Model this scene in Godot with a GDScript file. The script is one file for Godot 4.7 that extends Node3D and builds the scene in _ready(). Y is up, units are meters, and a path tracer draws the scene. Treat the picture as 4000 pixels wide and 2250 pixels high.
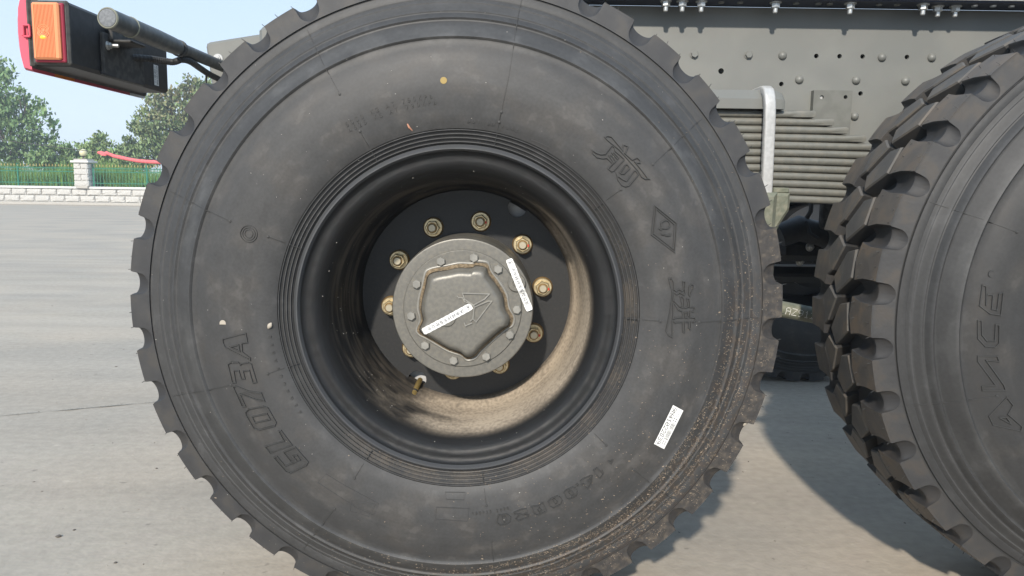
extends Node3D

var rng := RandomNumberGenerator.new()
var M := {}
var shared := {}
var taken := {}


# A pool of triangles, counter-clockwise from outside; normals are smoothed where faces meet at less than the crease angle.
class Soup:
	var p := PackedVector3Array()
	var t := PackedVector2Array()
	var c := PackedColorArray()
	var tint := Color.WHITE
	var tinted := false

	func tri(a: Vector3, b: Vector3, d: Vector3, ta := Vector2.ZERO, tb := Vector2.ZERO, td := Vector2.ZERO) -> void:
		if (b - a).cross(d - a).length_squared() < 1e-20:
			return
		p.append(a); p.append(b); p.append(d)
		t.append(ta); t.append(tb); t.append(td)
		if tinted:
			c.append(tint); c.append(tint); c.append(tint)

	func quad(a: Vector3, b: Vector3, d: Vector3, e: Vector3) -> void:
		tri(a, b, d)
		tri(a, d, e)

	func toward(a: Vector3, b: Vector3, d: Vector3, way: Vector3) -> void:
		if (b - a).cross(d - a).dot(way) >= 0.0:
			tri(a, b, d)
		else:
			tri(a, d, b)

	func quad_toward(a: Vector3, b: Vector3, d: Vector3, e: Vector3, way: Vector3) -> void:
		toward(a, b, d, way)
		toward(a, d, e, way)

	func box(o: Vector3, s: Vector3, r := 0.0, b := Basis.IDENTITY) -> void:
		var h := s * 0.5
		r = minf(r, minf(h.x, minf(h.y, h.z)) * 0.9)
		for ax in 3:
			var bx := (ax + 1) % 3
			var cx := (ax + 2) % 3
			for sg: float in [-1.0, 1.0]:
				var q: Array[Vector3] = []
				for k: Vector2 in [Vector2(-1, -1), Vector2(1, -1), Vector2(1, 1), Vector2(-1, 1)]:
					var v := Vector3.ZERO
					v[ax] = sg * h[ax]
					v[bx] = k.x * (h[bx] - r)
					v[cx] = k.y * (h[cx] - r)
					q.append(v)
				var way := Vector3.ZERO
				way[ax] = sg
				quad_toward(o + b * q[0], o + b * q[1], o + b * q[2], o + b * q[3], b * way)
				if r > 0.0:
					for s2: float in [-1.0, 1.0]:
						var e: Array[Vector3] = []
						for k: float in [-1.0, 1.0]:
							var v := Vector3.ZERO
							v[ax] = sg * h[ax]
							v[bx] = s2 * (h[bx] - r)
							v[cx] = k * (h[cx] - r)
							e.append(v)
						for k: float in [1.0, -1.0]:
							var v := Vector3.ZERO
							v[ax] = sg * (h[ax] - r)
							v[bx] = s2 * h[bx]
							v[cx] = k * (h[cx] - r)
							e.append(v)
						way[bx] = s2
						quad_toward(o + b * e[0], o + b * e[1], o + b * e[2], o + b * e[3], b * way)
						way[bx] = 0.0
		if r > 0.0:
			for sx: float in [-1.0, 1.0]:
				for sy: float in [-1.0, 1.0]:
					for sz: float in [-1.0, 1.0]:
						toward(o + b * Vector3(sx * h.x, sy * (h.y - r), sz * (h.z - r)), o + b * Vector3(sx * (h.x - r), sy * h.y, sz * (h.z - r)), o + b * Vector3(sx * (h.x - r), sy * (h.y - r), sz * h.z), b * Vector3(sx, sy, sz))

	# Rings of equal length joined into a skin; closed rings; ends capped by a fan when asked.
	func loft(rings: Array, closed := true, cap_start := true, cap_end := true) -> void:
		for k in rings.size() - 1:
			var a: PackedVector3Array = rings[k]
			var b: PackedVector3Array = rings[k + 1]
			var m := a.size()
			for i in (m if closed else m - 1):
				var j := (i + 1) % m
				tri(a[i], a[j], b[j])
				tri(a[i], b[j], b[i])
		for e in 2:
			if (e == 0 and not cap_start) or (e == 1 and not cap_end):
				continue
			var q: PackedVector3Array = rings[0] if e == 0 else rings[-1]
			var mid := Vector3.ZERO
			for v in q:
				mid += v
			mid /= q.size()
			for i in q.size():
				var j := (i + 1) % q.size()
				if e == 0:
					tri(mid, q[j], q[i])
				else:
					tri(mid, q[i], q[j])

	func tube(path: Array, radii, seg := 10, caps := true) -> void:
		var rings := []
		var n := path.size()
		var side := Vector3.ZERO
		for k in n:
			var d: Vector3 = (path[mini(k + 1, n - 1)] - path[maxi(k - 1, 0)]).normalized()
			if side == Vector3.ZERO:
				side = d.cross(Vector3.UP if absf(d.y) < 0.9 else Vector3.RIGHT).normalized()
			side = (side - d * side.dot(d)).normalized()
			var up := d.cross(side)
			var ring := PackedVector3Array()
			var r: float = radii[k] if radii is Array else radii
			for i in seg:
				var a := TAU * i / seg
				ring.append(path[k] + (side * cos(a) + up * sin(a)) * r)
			rings.append(ring)
		loft(rings, true, caps, caps)

	# A surface turned about the local z axis; profile points are (radius, z), outside on the left hand of the way it runs inwards.
	func spin(profile: Array, seg := 24, at := Transform3D.IDENTITY, turn0 := 0.0) -> void:
		var rings := []
		for q: Vector2 in profile:
			var ring := PackedVector3Array()
			for i in seg:
				var a := turn0 + TAU * i / seg
				ring.append(at * Vector3(cos(a) * q.x, sin(a) * q.x, q.y))
			rings.append(ring)
		loft(rings, true, false, false)

	# A polygon in the xy plane given thickness along z, its upper edge chamfered.
	func slab(poly: PackedVector2Array, z0: float, z1: float, bevel := 0.0, at := Transform3D.IDENTITY) -> void:
		var q := poly
		if Geometry2D.is_polygon_clockwise(q):
			q = q.duplicate()
			q.reverse()
		var n := q.size()
		var top := PackedVector2Array()
		for i in n:
			var d0 := (q[i] - q[(i + n - 1) % n]).normalized()
			var d1 := (q[(i + 1) % n] - q[i]).normalized()
			var n0 := Vector2(-d0.y, d0.x)
			var n1 := Vector2(-d1.y, d1.x)
			var k := (n0 + n1).normalized()
			top.append(q[i] + k * bevel / maxf(0.4, k.dot(n0)))
		var r0 := PackedVector3Array()
		var r1 := PackedVector3Array()
		var r2 := PackedVector3Array()
		for i in n:
			r0.append(at * Vector3(q[i].x, q[i].y, z0))
			r1.append(at * Vector3(q[i].x, q[i].y, z1 - bevel))
			r2.append(at * Vector3(top[i].x, top[i].y, z1))
		loft([r0, r1, r2] if bevel > 0.0 else [r0, r1], true, false, false)
		if bevel == 0.0:
			r2 = r1
		var ids := Geometry2D.triangulate_polygon(top)
		for i in range(0, ids.size(), 3):
			toward(r2[ids[i]], r2[ids[i + 1]], r2[ids[i + 2]], at.basis * Vector3(0, 0, 1))
			toward(r0[ids[i]], r0[ids[i + 1]], r0[ids[i + 2]], at.basis * Vector3(0, 0, -1))

	# A raised bead along a line lying on a surface that faces +z.
	func bead(line: PackedVector3Array, w: float, h: float, closed := false) -> void:
		var n := line.size()
		for k in (n if closed else n - 1):
			var a := line[k]
			var b := line[(k + 1) % n]
			var d := (b - a).normalized()
			var s := d.cross(Vector3(0, 0, 1)).normalized() * w * 0.5
			a -= d * w * 0.35
			b += d * w * 0.35
			var up := Vector3(0, 0, h)
			var dn := Vector3(0, 0, -h)
			var ra := PackedVector3Array([a + s + dn, a + s * 0.5 + up, a - s * 0.5 + up, a - s + dn])
			var rb := PackedVector3Array([b + s + dn, b + s * 0.5 + up, b - s * 0.5 + up, b - s + dn])
			for i in 3:
				quad(ra[i], rb[i], rb[i + 1], ra[i + 1])
			quad(ra[0], ra[1], ra[2], ra[3])
			quad(rb[3], rb[2], rb[1], rb[0])

	func mesh(crease := 40.0) -> ArrayMesh:
		var n := p.size() / 3
		var face := PackedVector3Array()
		face.resize(n)
		var at := {}
		for k in n:
			var a := p[3 * k]
			face[k] = (p[3 * k + 1] - a).cross(p[3 * k + 2] - a)
			for i in 3:
				var key := Vector3i((p[3 * k + i] * 20000.0).round())
				if at.has(key):
					at[key].append(k)
				else:
					at[key] = PackedInt32Array([k])
		var least := cos(deg_to_rad(crease))
		var vs := PackedVector3Array()
		var ns := PackedVector3Array()
		var ts := PackedVector2Array()
		var cs := PackedColorArray()
		for k in n:
			var own := face[k].normalized()
			for i: int in [0, 2, 1]:
				var v := p[3 * k + i]
				var sum := Vector3.ZERO
				for f: int in at[Vector3i((v * 20000.0).round())]:
					if face[f].normalized().dot(own) > least:
						sum += face[f]
				vs.append(v)
				ns.append(sum.normalized() if sum.length_squared() > 1e-24 else own)
				ts.append(t[3 * k + i])
				if tinted:
					cs.append(c[3 * k + i])
		var a := []
		a.resize(Mesh.ARRAY_MAX)
		a[Mesh.ARRAY_VERTEX] = vs
		a[Mesh.ARRAY_NORMAL] = ns
		a[Mesh.ARRAY_TEX_UV] = ts
		if tinted:
			a[Mesh.ARRAY_COLOR] = cs
		var m := ArrayMesh.new()
		m.add_surface_from_arrays(Mesh.PRIMITIVE_TRIANGLES, a)
		return m


# ---------- naming ----------
func numbered(called: String, under: Node) -> String:
	var key := str(under.get_instance_id()) + called
	if taken.has(key):
		taken[key] += 1
		return "%s_%03d" % [called, taken[key]]
	taken[key] = 0
	return called


func put(o: Node3D, called: String, under: Node) -> Node3D:
	o.name = numbered(called, under)
	under.add_child(o, true)
	return o


func group_node(called: String, under: Node, at := Vector3.ZERO) -> Node3D:
	var o := Node3D.new()
	put(o, called, under)
	o.position = at
	return o


func part(called: String, mesh: Mesh, m: Material, under: Node, at := Transform3D.IDENTITY) -> MeshInstance3D:
	var o := MeshInstance3D.new()
	o.mesh = mesh
	o.material_override = m
	put(o, called, under)
	o.transform = at
	return o


func scatter(called: String, mesh: Mesh, m: Material, where: Array[Transform3D], tints: PackedColorArray, under: Node) -> MultiMeshInstance3D:
	var mm := MultiMesh.new()
	mm.transform_format = MultiMesh.TRANSFORM_3D
	mm.use_colors = tints.size() > 0
	mm.mesh = mesh
	mm.instance_count = where.size()
	for i in where.size():
		mm.set_instance_transform(i, where[i])
		if tints.size() > 0:
			mm.set_instance_color(i, tints[i])
	var o := MultiMeshInstance3D.new()
	o.multimesh = mm
	o.material_override = m
	put(o, called, under)
	return o


func tag(o: Node, label: String, category: String, group := "", kind := "") -> Node:
	if label:
		o.set_meta("label", label)
	if category:
		o.set_meta("category", category)
	if group:
		o.set_meta("group", group)
	if kind:
		o.set_meta("kind", kind)
	return o


func at3(x: float, y: float, z: float, b := Basis.IDENTITY) -> Transform3D:
	return Transform3D(b, Vector3(x, y, z))


# ---------- materials ----------
func lin(r: float, g: float, b: float) -> Color:
	return Color(r, g, b).linear_to_srgb()


func noise_tex(freq: float, size: int, seed_: int, octaves := 4, ramp: Gradient = null, normal := 0.0) -> NoiseTexture2D:
	var n := FastNoiseLite.new()
	n.noise_type = FastNoiseLite.TYPE_SIMPLEX_SMOOTH
	n.frequency = freq
	n.fractal_octaves = octaves
	n.seed = seed_
	var t := NoiseTexture2D.new()
	t.width = size
	t.height = size
	t.seamless = true
	t.noise = n
	if ramp:
		t.color_ramp = ramp
	if normal > 0.0:
		t.as_normal_map = true
		t.bump_strength = normal
	return t


func ramp(stops: Array) -> Gradient:
	var g := Gradient.new()
	var o := PackedFloat32Array()
	var c := PackedColorArray()
	for s: Array in stops:
		o.append(s[0])
		c.append(lin(s[1], s[2], s[3]))
	g.offsets = o
	g.colors = c
	return g


func mat(c: Color, rough: float, metal := 0.0) -> StandardMaterial3D:
	var m := StandardMaterial3D.new()
	m.albedo_color = c
	m.roughness = rough
	m.metallic = metal
	return m


# Colour and relief from noise laid over the surface in the world's axes, scale in repeats per metre.
func grained(stops: Array, rough: float, freq: float, scale: float, bump := 0.0, seed_ := 1, metal := 0.0, bump_freq := 0.05) -> StandardMaterial3D:
	var m := mat(Color.WHITE, rough, metal)
	m.albedo_texture = noise_tex(freq, 512, seed_, 5, ramp(stops))
	if bump > 0.0:
		m.normal_enabled = true
		m.normal_texture = noise_tex(bump_freq, 512, seed_ + 50, 4, null, bump)
	m.uv1_triplanar = true
	m.uv1_world_triplanar = true
	m.uv1_scale = Vector3.ONE * scale
	return m


func seamless(w: int, h: int, freq: float, seed_: int, octaves: int, to_w: int, to_h: int) -> PackedByteArray:
	var n := FastNoiseLite.new()
	n.noise_type = FastNoiseLite.TYPE_SIMPLEX_SMOOTH
	n.frequency = freq
	n.fractal_octaves = octaves
	n.seed = seed_
	var im := n.get_seamless_image(w, h, false, false, 0.1, true)
	im.convert(Image.FORMAT_L8)
	if to_w != w or to_h != h:
		im.resize(to_w, to_h, Image.INTERPOLATE_CUBIC)
	return im.get_data()


func to_srgb8(x: float) -> int:
	return clampi(int(255.0 * (1.055 * pow(clampf(x, 0.0, 1.0), 0.41667) - 0.055) + 0.5), 0, 255)
const MODEL_MARK := [
	[-441, -54, -397, -42, -394, -59, -405, -61, -404, -78, -390, -89, -390, -93, -437, -70, -441, -61],
	[-428, -69, -411, -64, -409, -76],
	[-433, -102, -426, -98, -413, -98, -409, -103, -407, -100, -394, -98, -388, -101, -379, -135, -386, -137, -392, -113, -404, -114, -401, -129, -408, -130, -412, -114, -422, -114, -419, -137, -426, -138],
	[-425, -146, -419, -144, -395, -153, -371, -156, -365, -172, -382, -169, -412, -159, -402, -183, -409, -184],
	[-403, -195, -396, -188, -367, -182, -359, -185, -344, -213, -347, -220, -378, -229, -388, -227, -402, -201],
	[-390, -203, -361, -196, -355, -207, -385, -215],
	[-368, -262, -330, -249, -340, -230, -335, -229, -315, -257, -359, -275],
	[-352, -284, -345, -281, -330, -300, -300, -286, -306, -277, -314, -279, -307, -288, -318, -291, -332, -272, -309, -261, -285, -290, -289, -297, -321, -314, -329, -312],
]
const FRONT_MARK := [
	[264, 328, 269, 330, 276, 329, 294, 309, 297, 305, 298, 315, 307, 312, 303, 302, 301, 300, 315, 288, 324, 292, 330, 287, 330, 283, 324, 283, 320, 285, 332, 271, 344, 256, 348, 254, 340, 254, 333, 258, 326, 269, 308, 288, 291, 306, 269, 323],
	[242, 305, 249, 300, 258, 297, 266, 298, 272, 306, 277, 313, 282, 310, 284, 303, 300, 290, 300, 288, 282, 268, 278, 267, 272, 272, 280, 281, 269, 291, 261, 290, 251, 292, 244, 298],
	[273, 295, 277, 296, 285, 286, 282, 282],
	[278, 300, 281, 301, 290, 292, 288, 289],
	[294, 265, 303, 279, 306, 280, 311, 274, 310, 272, 301, 263, 296, 263],
	[287, 264, 291, 258, 300, 252, 306, 250, 319, 268, 322, 269, 327, 262, 325, 259, 311, 242, 304, 240, 297, 243, 291, 251],
]
const ADVANCE_MARK := [
	[390, 72, 395, 73, 399, 66, 400, 52, 405, 49, 410, 53, 415, 49, 419, 52, 416, 67, 421, 66, 421, 46, 419, 42, 411, 46, 406, 43, 400, 47, 400, 32, 402, 30, 412, 20, 418, 18, 413, 38, 417, 38, 420, 34, 420, 19, 424, 18, 429, 20, 425, 35, 430, 34, 432, 19, 440, 19, 441, 16, 439, 11, 433, 11, 432, 0, 442, -1, 444, -5, 441, -9, 435, -9, 435, -21, 434, -23, 431, -21, 431, -9, 423, -9, 424, -28, 422, -29, 420, -27, 419, -9, 405, -10, 400, -6, 401, -38, 393, -34, 389, -26, 395, 12, 398, 45],
	[429, 57, 432, 62, 437, 61, 437, 55, 431, 40, 429, 42],
	[402, 26, 410, 14, 418, 11, 419, 0, 407, -1, 401, -3, 400, 24],
	[422, 9, 428, 10, 429, 3, 427, -1, 423, 0],
]
const DIAMOND_MARK := [
	[359, 206, 401, 174, 399, 121, 355, 153],
	[362, 200, 397, 172, 396, 127, 359, 155],
	[388, 174, 388, 169, 385, 165, 380, 164, 375, 165, 372, 170, 372, 175, 376, 178, 380, 180, 385, 178],
	[374, 167, 372, 162, 369, 164],
	[373, 156, 385, 153, 390, 155, 389, 152, 384, 151, 373, 154],
]
const SIZE_MARK := [
	[260, -299, 267, -294, 277, -304, 278, -299, 280, -305, 273, -315, 266, -308],
	[236, -320, 243, -315, 256, -309, 259, -310, 257, -325, 249, -336, 243, -326, 238, -328],
	[249, -320, 257, -313, 254, -326],
	[228, -328, 230, -326, 233, -329, 230, -331],
	[205, -344, 209, -339, 221, -333, 227, -334, 231, -343, 229, -350, 216, -357, 210, -355],
	[213, -343, 217, -339, 224, -346, 219, -351],
	[175, -363, 180, -357, 192, -351, 198, -353, 202, -360, 199, -368, 185, -375, 179, -372],
	[184, -360, 187, -357, 193, -363, 189, -368],
	[142, -373, 158, -371, 160, -367, 165, -365, 172, -382, 155, -390, 148, -387, 146, -379],
	[155, -380, 158, -375, 163, -380, 158, -384],
	[109, -386, 123, -379, 134, -377, 135, -385, 126, -390, 138, -389, 136, -395, 118, -402, 113, -398, 123, -388, 110, -389],
	[78, -398, 81, -391, 96, -389, 103, -394, 103, -403, 95, -410, 82, -411, 78, -406],
	[86, -395, 93, -393, 96, -402, 90, -406],
	[288, -280, 297, -278, 294, -286],
]
const SECOND_MARK := [
	[-475, 28, -457, 14, -439, 12, -438, 55, -445, 51, -446, 21, -455, 23, -455, 49, -464, 50, -465, 30, -467, 65, -473, 67],
	[-476, 0, -473, -34, -460, -48, -443, -49, -437, -42, -440, -7, -446, -7, -445, -37, -458, -38, -467, -27, -470, 0],
	[-470, -68, -438, -66, -434, -76, -456, -75, -421, -121, -417, -131, -455, -134, -457, -126, -435, -122, -469, -78],
	[-438, -184, -413, -145, -400, -160, -407, -178, -379, -201, -380, -210, -429, -201],
	[-420, -186, -409, -184, -399, -197],
]


# Rubber seen as a ring: across the picture the angle, down it the radius from 0.30 to 0.62 m.
func tyre_picture(dirty: bool, s: int) -> ImageTexture:
	var w := 2048
	var h := 512
	var streak := seamless(64, 256, 0.035, s, 4, w, h)
	var blotch := seamless(1024, 160, 0.022, s + 1, 4, w, h)
	var fine := seamless(2048, 256, 0.16, s + 2, 3, w, h)
	var scuff := seamless(2048, 300, 0.03, s + 4, 5, w, h)
	var level := 0.042 if dirty else 0.030
	var clump := seamless(2048, 256, 0.06, s + 3, 3, w, h)
	var table := PackedByteArray()
	for i in 4096:
		table.append(to_srgb8(i / 4096.0 * 0.5))
	var d := PackedByteArray()
	d.resize(w * h * 3)
	for y in h:
		var r := 0.30 + 0.32 * (y + 0.5) / h
		var bulge := smoothstep(0.34, 0.37, r) * (1.0 - smoothstep(0.475, 0.51, r))
		var dirt_r := smoothstep(0.495, 0.53, r) * (1.0 - 0.35 * smoothstep(0.575, 0.6, r))
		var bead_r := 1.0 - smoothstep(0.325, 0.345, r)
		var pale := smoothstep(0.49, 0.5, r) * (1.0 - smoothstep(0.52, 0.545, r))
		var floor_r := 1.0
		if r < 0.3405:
			floor_r = 0.62  # bead grooves darker: dust-free rubber with their shade painted in
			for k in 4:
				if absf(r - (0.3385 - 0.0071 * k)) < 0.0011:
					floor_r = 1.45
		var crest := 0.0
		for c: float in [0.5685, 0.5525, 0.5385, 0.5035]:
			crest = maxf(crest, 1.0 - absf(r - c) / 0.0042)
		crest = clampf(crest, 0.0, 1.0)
		for x in w:
			var i := y * w + x
			var a := 360.0 * x / w
			var k := streak[i] / 255.0
			var b := blotch[i] / 255.0
			var f := fine[i] / 255.0
			var sc := scuff[i] / 255.0
			var v := level * (0.72 + 0.22 * k + 0.20 * b + 0.24 * sc) * (0.86 + 0.28 * f)
			v += level * 0.22 * smoothstep(0.60, 0.72, sc) * smoothstep(0.45, 0.65, b)
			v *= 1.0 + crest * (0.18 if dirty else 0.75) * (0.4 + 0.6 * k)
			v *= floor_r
			var red := v
			var gre := v * 1.0
			var blu := v * 1.005
			var brown := bulge * smoothstep(0.35, 0.8, b) * 0.40
			red = lerpf(red, v * 1.28, brown)
			gre = lerpf(gre, v * 1.13, brown)
			blu = lerpf(blu, v * 0.98, brown)
			var lift := pale * smoothstep(0.45, 0.65, b * 0.6 + k * 0.4) * 0.010 + bulge * smoothstep(0.55, 0.68, k * 0.5 + b * 0.5) * 0.004
			red += lift
			gre += lift
			blu += lift * 0.95
			if dirty:
				var da := absf(fposmod(a - 315.0 + 180.0, 360.0) - 180.0)
				var sector := 1.0 - smoothstep(38.0, 62.0, da)
				var soil := 0.7 * sector * dirt_r * smoothstep(0.4, 0.65, clump[i] / 255.0)
				red = lerpf(red, 0.062, soil * 0.85)
				gre = lerpf(gre, 0.047, soil * 0.85)
				blu = lerpf(blu, 0.036, soil * 0.85)
				if f * 0.75 + clump[i] / 255.0 * 0.45 > 0.90 and soil > 0.25:
					red = 0.12; gre = 0.095; blu = 0.07
				var ring := (1.0 - smoothstep(70.0, 95.0, da)) * bead_r * smoothstep(0.4, 0.6, b * 0.5 + f * 0.5)
				red = lerpf(red, 0.10, ring * 0.4)
				gre = lerpf(gre, 0.082, ring * 0.4)
				blu = lerpf(blu, 0.062, ring * 0.4)
			d[3 * i] = table[mini(int(red * 8192.0), 4095)]
			d[3 * i + 1] = table[mini(int(gre * 8192.0), 4095)]
			d[3 * i + 2] = table[mini(int(blu * 8192.0), 4095)]
	return ImageTexture.create_from_image(Image.create_from_data(w, h, false, Image.FORMAT_RGB8, d))


# The rim's barrel: across the picture the angle, down it the depth from z = 0.06 to z = -0.21. Road dust lies on one side of it.
func rim_picture() -> ImageTexture:
	var w := 2048
	var h := 256
	var streak := seamless(64, 256, 0.06, 31, 4, w, h)
	var blotch := seamless(512, 128, 0.02, 32, 4, w, h)
	var fine := seamless(1024, 128, 0.16, 33, 3, w, h)
	var d := PackedByteArray()
	d.resize(w * h * 3)
	for y in h:
		var z := 0.06 - 0.27 * (y + 0.5) / h
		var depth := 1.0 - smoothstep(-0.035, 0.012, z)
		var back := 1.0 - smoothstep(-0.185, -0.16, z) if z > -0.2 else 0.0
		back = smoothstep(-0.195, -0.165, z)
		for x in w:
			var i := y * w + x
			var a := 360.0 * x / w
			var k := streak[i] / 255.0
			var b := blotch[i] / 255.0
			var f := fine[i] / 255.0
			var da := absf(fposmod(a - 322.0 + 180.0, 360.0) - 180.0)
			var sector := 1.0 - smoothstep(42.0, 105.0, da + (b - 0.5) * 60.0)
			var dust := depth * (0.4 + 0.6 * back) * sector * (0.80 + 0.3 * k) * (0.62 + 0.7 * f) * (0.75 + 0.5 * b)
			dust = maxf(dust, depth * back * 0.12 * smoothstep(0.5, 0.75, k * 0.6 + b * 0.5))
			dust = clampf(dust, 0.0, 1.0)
			var speck := 0.0
			var base := 0.0105 + 0.004 * b + speck + 0.05 * smoothstep(0.0445, 0.0455, z)
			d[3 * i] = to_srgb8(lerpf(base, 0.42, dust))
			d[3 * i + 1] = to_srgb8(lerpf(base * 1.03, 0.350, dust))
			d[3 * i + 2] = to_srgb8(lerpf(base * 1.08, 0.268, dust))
	return ImageTexture.create_from_image(Image.create_from_data(w, h, false, Image.FORMAT_RGB8, d))


# Pale yard concrete, drawn out along x by the broom and by wheels; one repeat is 7 m.
func yard_picture() -> ImageTexture:
	var w := 2048
	var streak := seamless(96, 1024, 0.02, 61, 5, w, w)
	var drag := seamless(256, 2048, 0.12, 65, 3, w, w)
	var blotch := seamless(256, 256, 0.02, 62, 4, w, w)
	var fine := seamless(1024, 1024, 0.16, 63, 3, w, w)
	var pit := seamless(1024, 1024, 0.09, 64, 2, w, w)
	var table := PackedByteArray()
	for i in 4096:
		table.append(to_srgb8(i / 4096.0 * 0.75))
	var d := PackedByteArray()
	d.resize(w * w * 3)
	for i in w * w:
		var k := streak[i] / 255.0
		var b := blotch[i] / 255.0
		var v := 0.345 * (0.80 + 0.20 * k + 0.12 * b + 0.10 * (drag[i] / 255.0) + 0.22 * (fine[i] / 255.0) - 0.05)
		var warm := 1.0 + 0.05 * (b - 0.5)
		if pit[i] > 226:
			v *= 0.74
		elif pit[i] < 30:
			v *= 1.14
		d[3 * i] = table[mini(int(v * warm * 5461.0), 4095)]
		d[3 * i + 1] = table[mini(int(v * 0.888 * 5461.0), 4095)]
		d[3 * i + 2] = table[mini(int(v * 0.735 / warm * 5461.0), 4095)]
	return ImageTexture.create_from_image(Image.create_from_data(w, w, false, Image.FORMAT_RGB8, d))


const PIXEL_FONT := {
	"0": "01110100011001110101110011000101110", "1": "00100011000010000100001000010001110", "2": "01110100010000100010001000100011111",
	"3": "11110000010000101110000010000111110", "4": "00010001100101010010111110001000010", "5": "11111100001111000001000011000101110",
	"8": "01110100011000101110100011000101110", "9": "01110100011000101111000010001001100", "A": "01110100011000111111100011000110001",
	"D": "11110100011000110001100011000111110", "N": "10001110011010110011100011000110001", "Z": "11111000010001000100010001000011111",
}


func write(im: Image, text: String, x: int, y: int, s: int, ink: Color) -> void:
	for ch in text:
		if PIXEL_FONT.has(ch):
			for k in 35:
				if PIXEL_FONT[ch][k] == "1":
					im.fill_rect(Rect2i(x + (k % 5) * s, y + (k / 5) * s, s, s), ink)
		x += 6 * s


func label_picture() -> ImageTexture:
	var im := Image.create(512, 152, false, Image.FORMAT_RGB8)
	im.fill(Color(0.90, 0.90, 0.89))
	var ink := Color(0.14, 0.14, 0.15)
	write(im, "9N41022839", 18, 82, 8, ink)
	write(im, "D", 66, 18, 7, Color(0.6, 0.6, 0.62))
	for q: Vector2i in [Vector2i(124, 24), Vector2i(150, 24), Vector2i(124, 52), Vector2i(150, 52), Vector2i(424, 24), Vector2i(450, 24), Vector2i(424, 52), Vector2i(450, 52)]:
		im.fill_rect(Rect2i(q, Vector2i(12, 12)), ink)
	var r := RandomNumberGenerator.new()
	r.seed = 5
	var x := 184
	while x < 400:
		var bar := r.randi_range(1, 4)
		im.fill_rect(Rect2i(x, 12, bar, 56), ink)
		x += bar + r.randi_range(2, 6)
	return ImageTexture.create_from_image(im)


# Small printed characters for the paper seals, each a few strokes on a 12 by 12 grid.
const STROKES := [
	[0, 1, 2, 3, 0, 5, 2, 7, 0, 11, 3, 8, 4, 2, 11, 2, 7, 0, 8, 2, 5, 3, 10, 7, 10, 3, 4, 7, 6, 7, 5, 11, 9, 7, 9, 11],
	[1, 2, 11, 2, 6, 0, 6, 4, 1, 4, 11, 4, 1, 4, 1, 11, 11, 4, 11, 11, 4, 6, 8, 6, 3, 8, 9, 8, 6, 6, 6, 11],
	[2, 0, 2, 11, 0, 4, 4, 3, 0, 8, 4, 6, 6, 2, 11, 2, 8, 0, 8, 4, 5, 4, 11, 4, 5, 7, 11, 7, 9, 5, 9, 11, 6, 8, 7, 10],
	[0, 2, 4, 1, 2, 1, 2, 11, 0, 5, 4, 5, 2, 5, 0, 8, 6, 3, 11, 3, 11, 3, 11, 7, 6, 3, 6, 7, 6, 7, 11, 7, 8, 0, 8, 11],
	[1, 2, 10, 2, 5, 0, 3, 5, 3, 5, 9, 5, 0, 8, 11, 8, 6, 4, 6, 11],
	[1, 2, 11, 2, 6, 0, 1, 6, 4, 5, 4, 11, 4, 5, 9, 5, 9, 5, 9, 11, 4, 7, 9, 7, 4, 9, 9, 9],
	[1, 1, 1, 11, 1, 1, 4, 2, 4, 2, 2, 5, 2, 5, 4, 7, 6, 1, 10, 1, 10, 1, 10, 5, 6, 3, 10, 3, 6, 5, 10, 5, 6, 1, 6, 11, 6, 11, 11, 8],
	[4, 1, 1, 6, 7, 1, 11, 6, 5, 5, 2, 10, 2, 10, 9, 9, 8, 7, 10, 11],
	[1, 2, 10, 2, 10, 2, 10, 11, 2, 4, 8, 4, 3, 6, 7, 6, 3, 6, 3, 10, 7, 6, 7, 10, 3, 10, 7, 10],
]


func seal_picture() -> ImageTexture:
	var im := Image.create(512, 64, false, Image.FORMAT_RGB8)
	im.fill(Color(0.86, 0.86, 0.85))
	var ink := Color(0.22, 0.22, 0.26)
	im.fill_rect(Rect2i(22, 14, 26, 4), ink)
	im.fill_rect(Rect2i(22, 46, 26, 4), ink)
	for k in 5:
		im.fill_rect(Rect2i(34 - k * 3, 22 + k * 4, 2 + k * 6, 3), ink)
	for g in STROKES.size():
		var s: Array = STROKES[g]
		for k in range(0, s.size(), 4):
			var a := Vector2(s[k], s[k + 1])
			var b := Vector2(s[k + 2], s[k + 3])
			for i in 33:
				var q := a.lerp(b, i / 32.0) * 2.9
				im.fill_rect(Rect2i(86 + g * 42 + int(q.x), 14 + int(q.y), 3, 3), ink)
	return ImageTexture.create_from_image(im)


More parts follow.
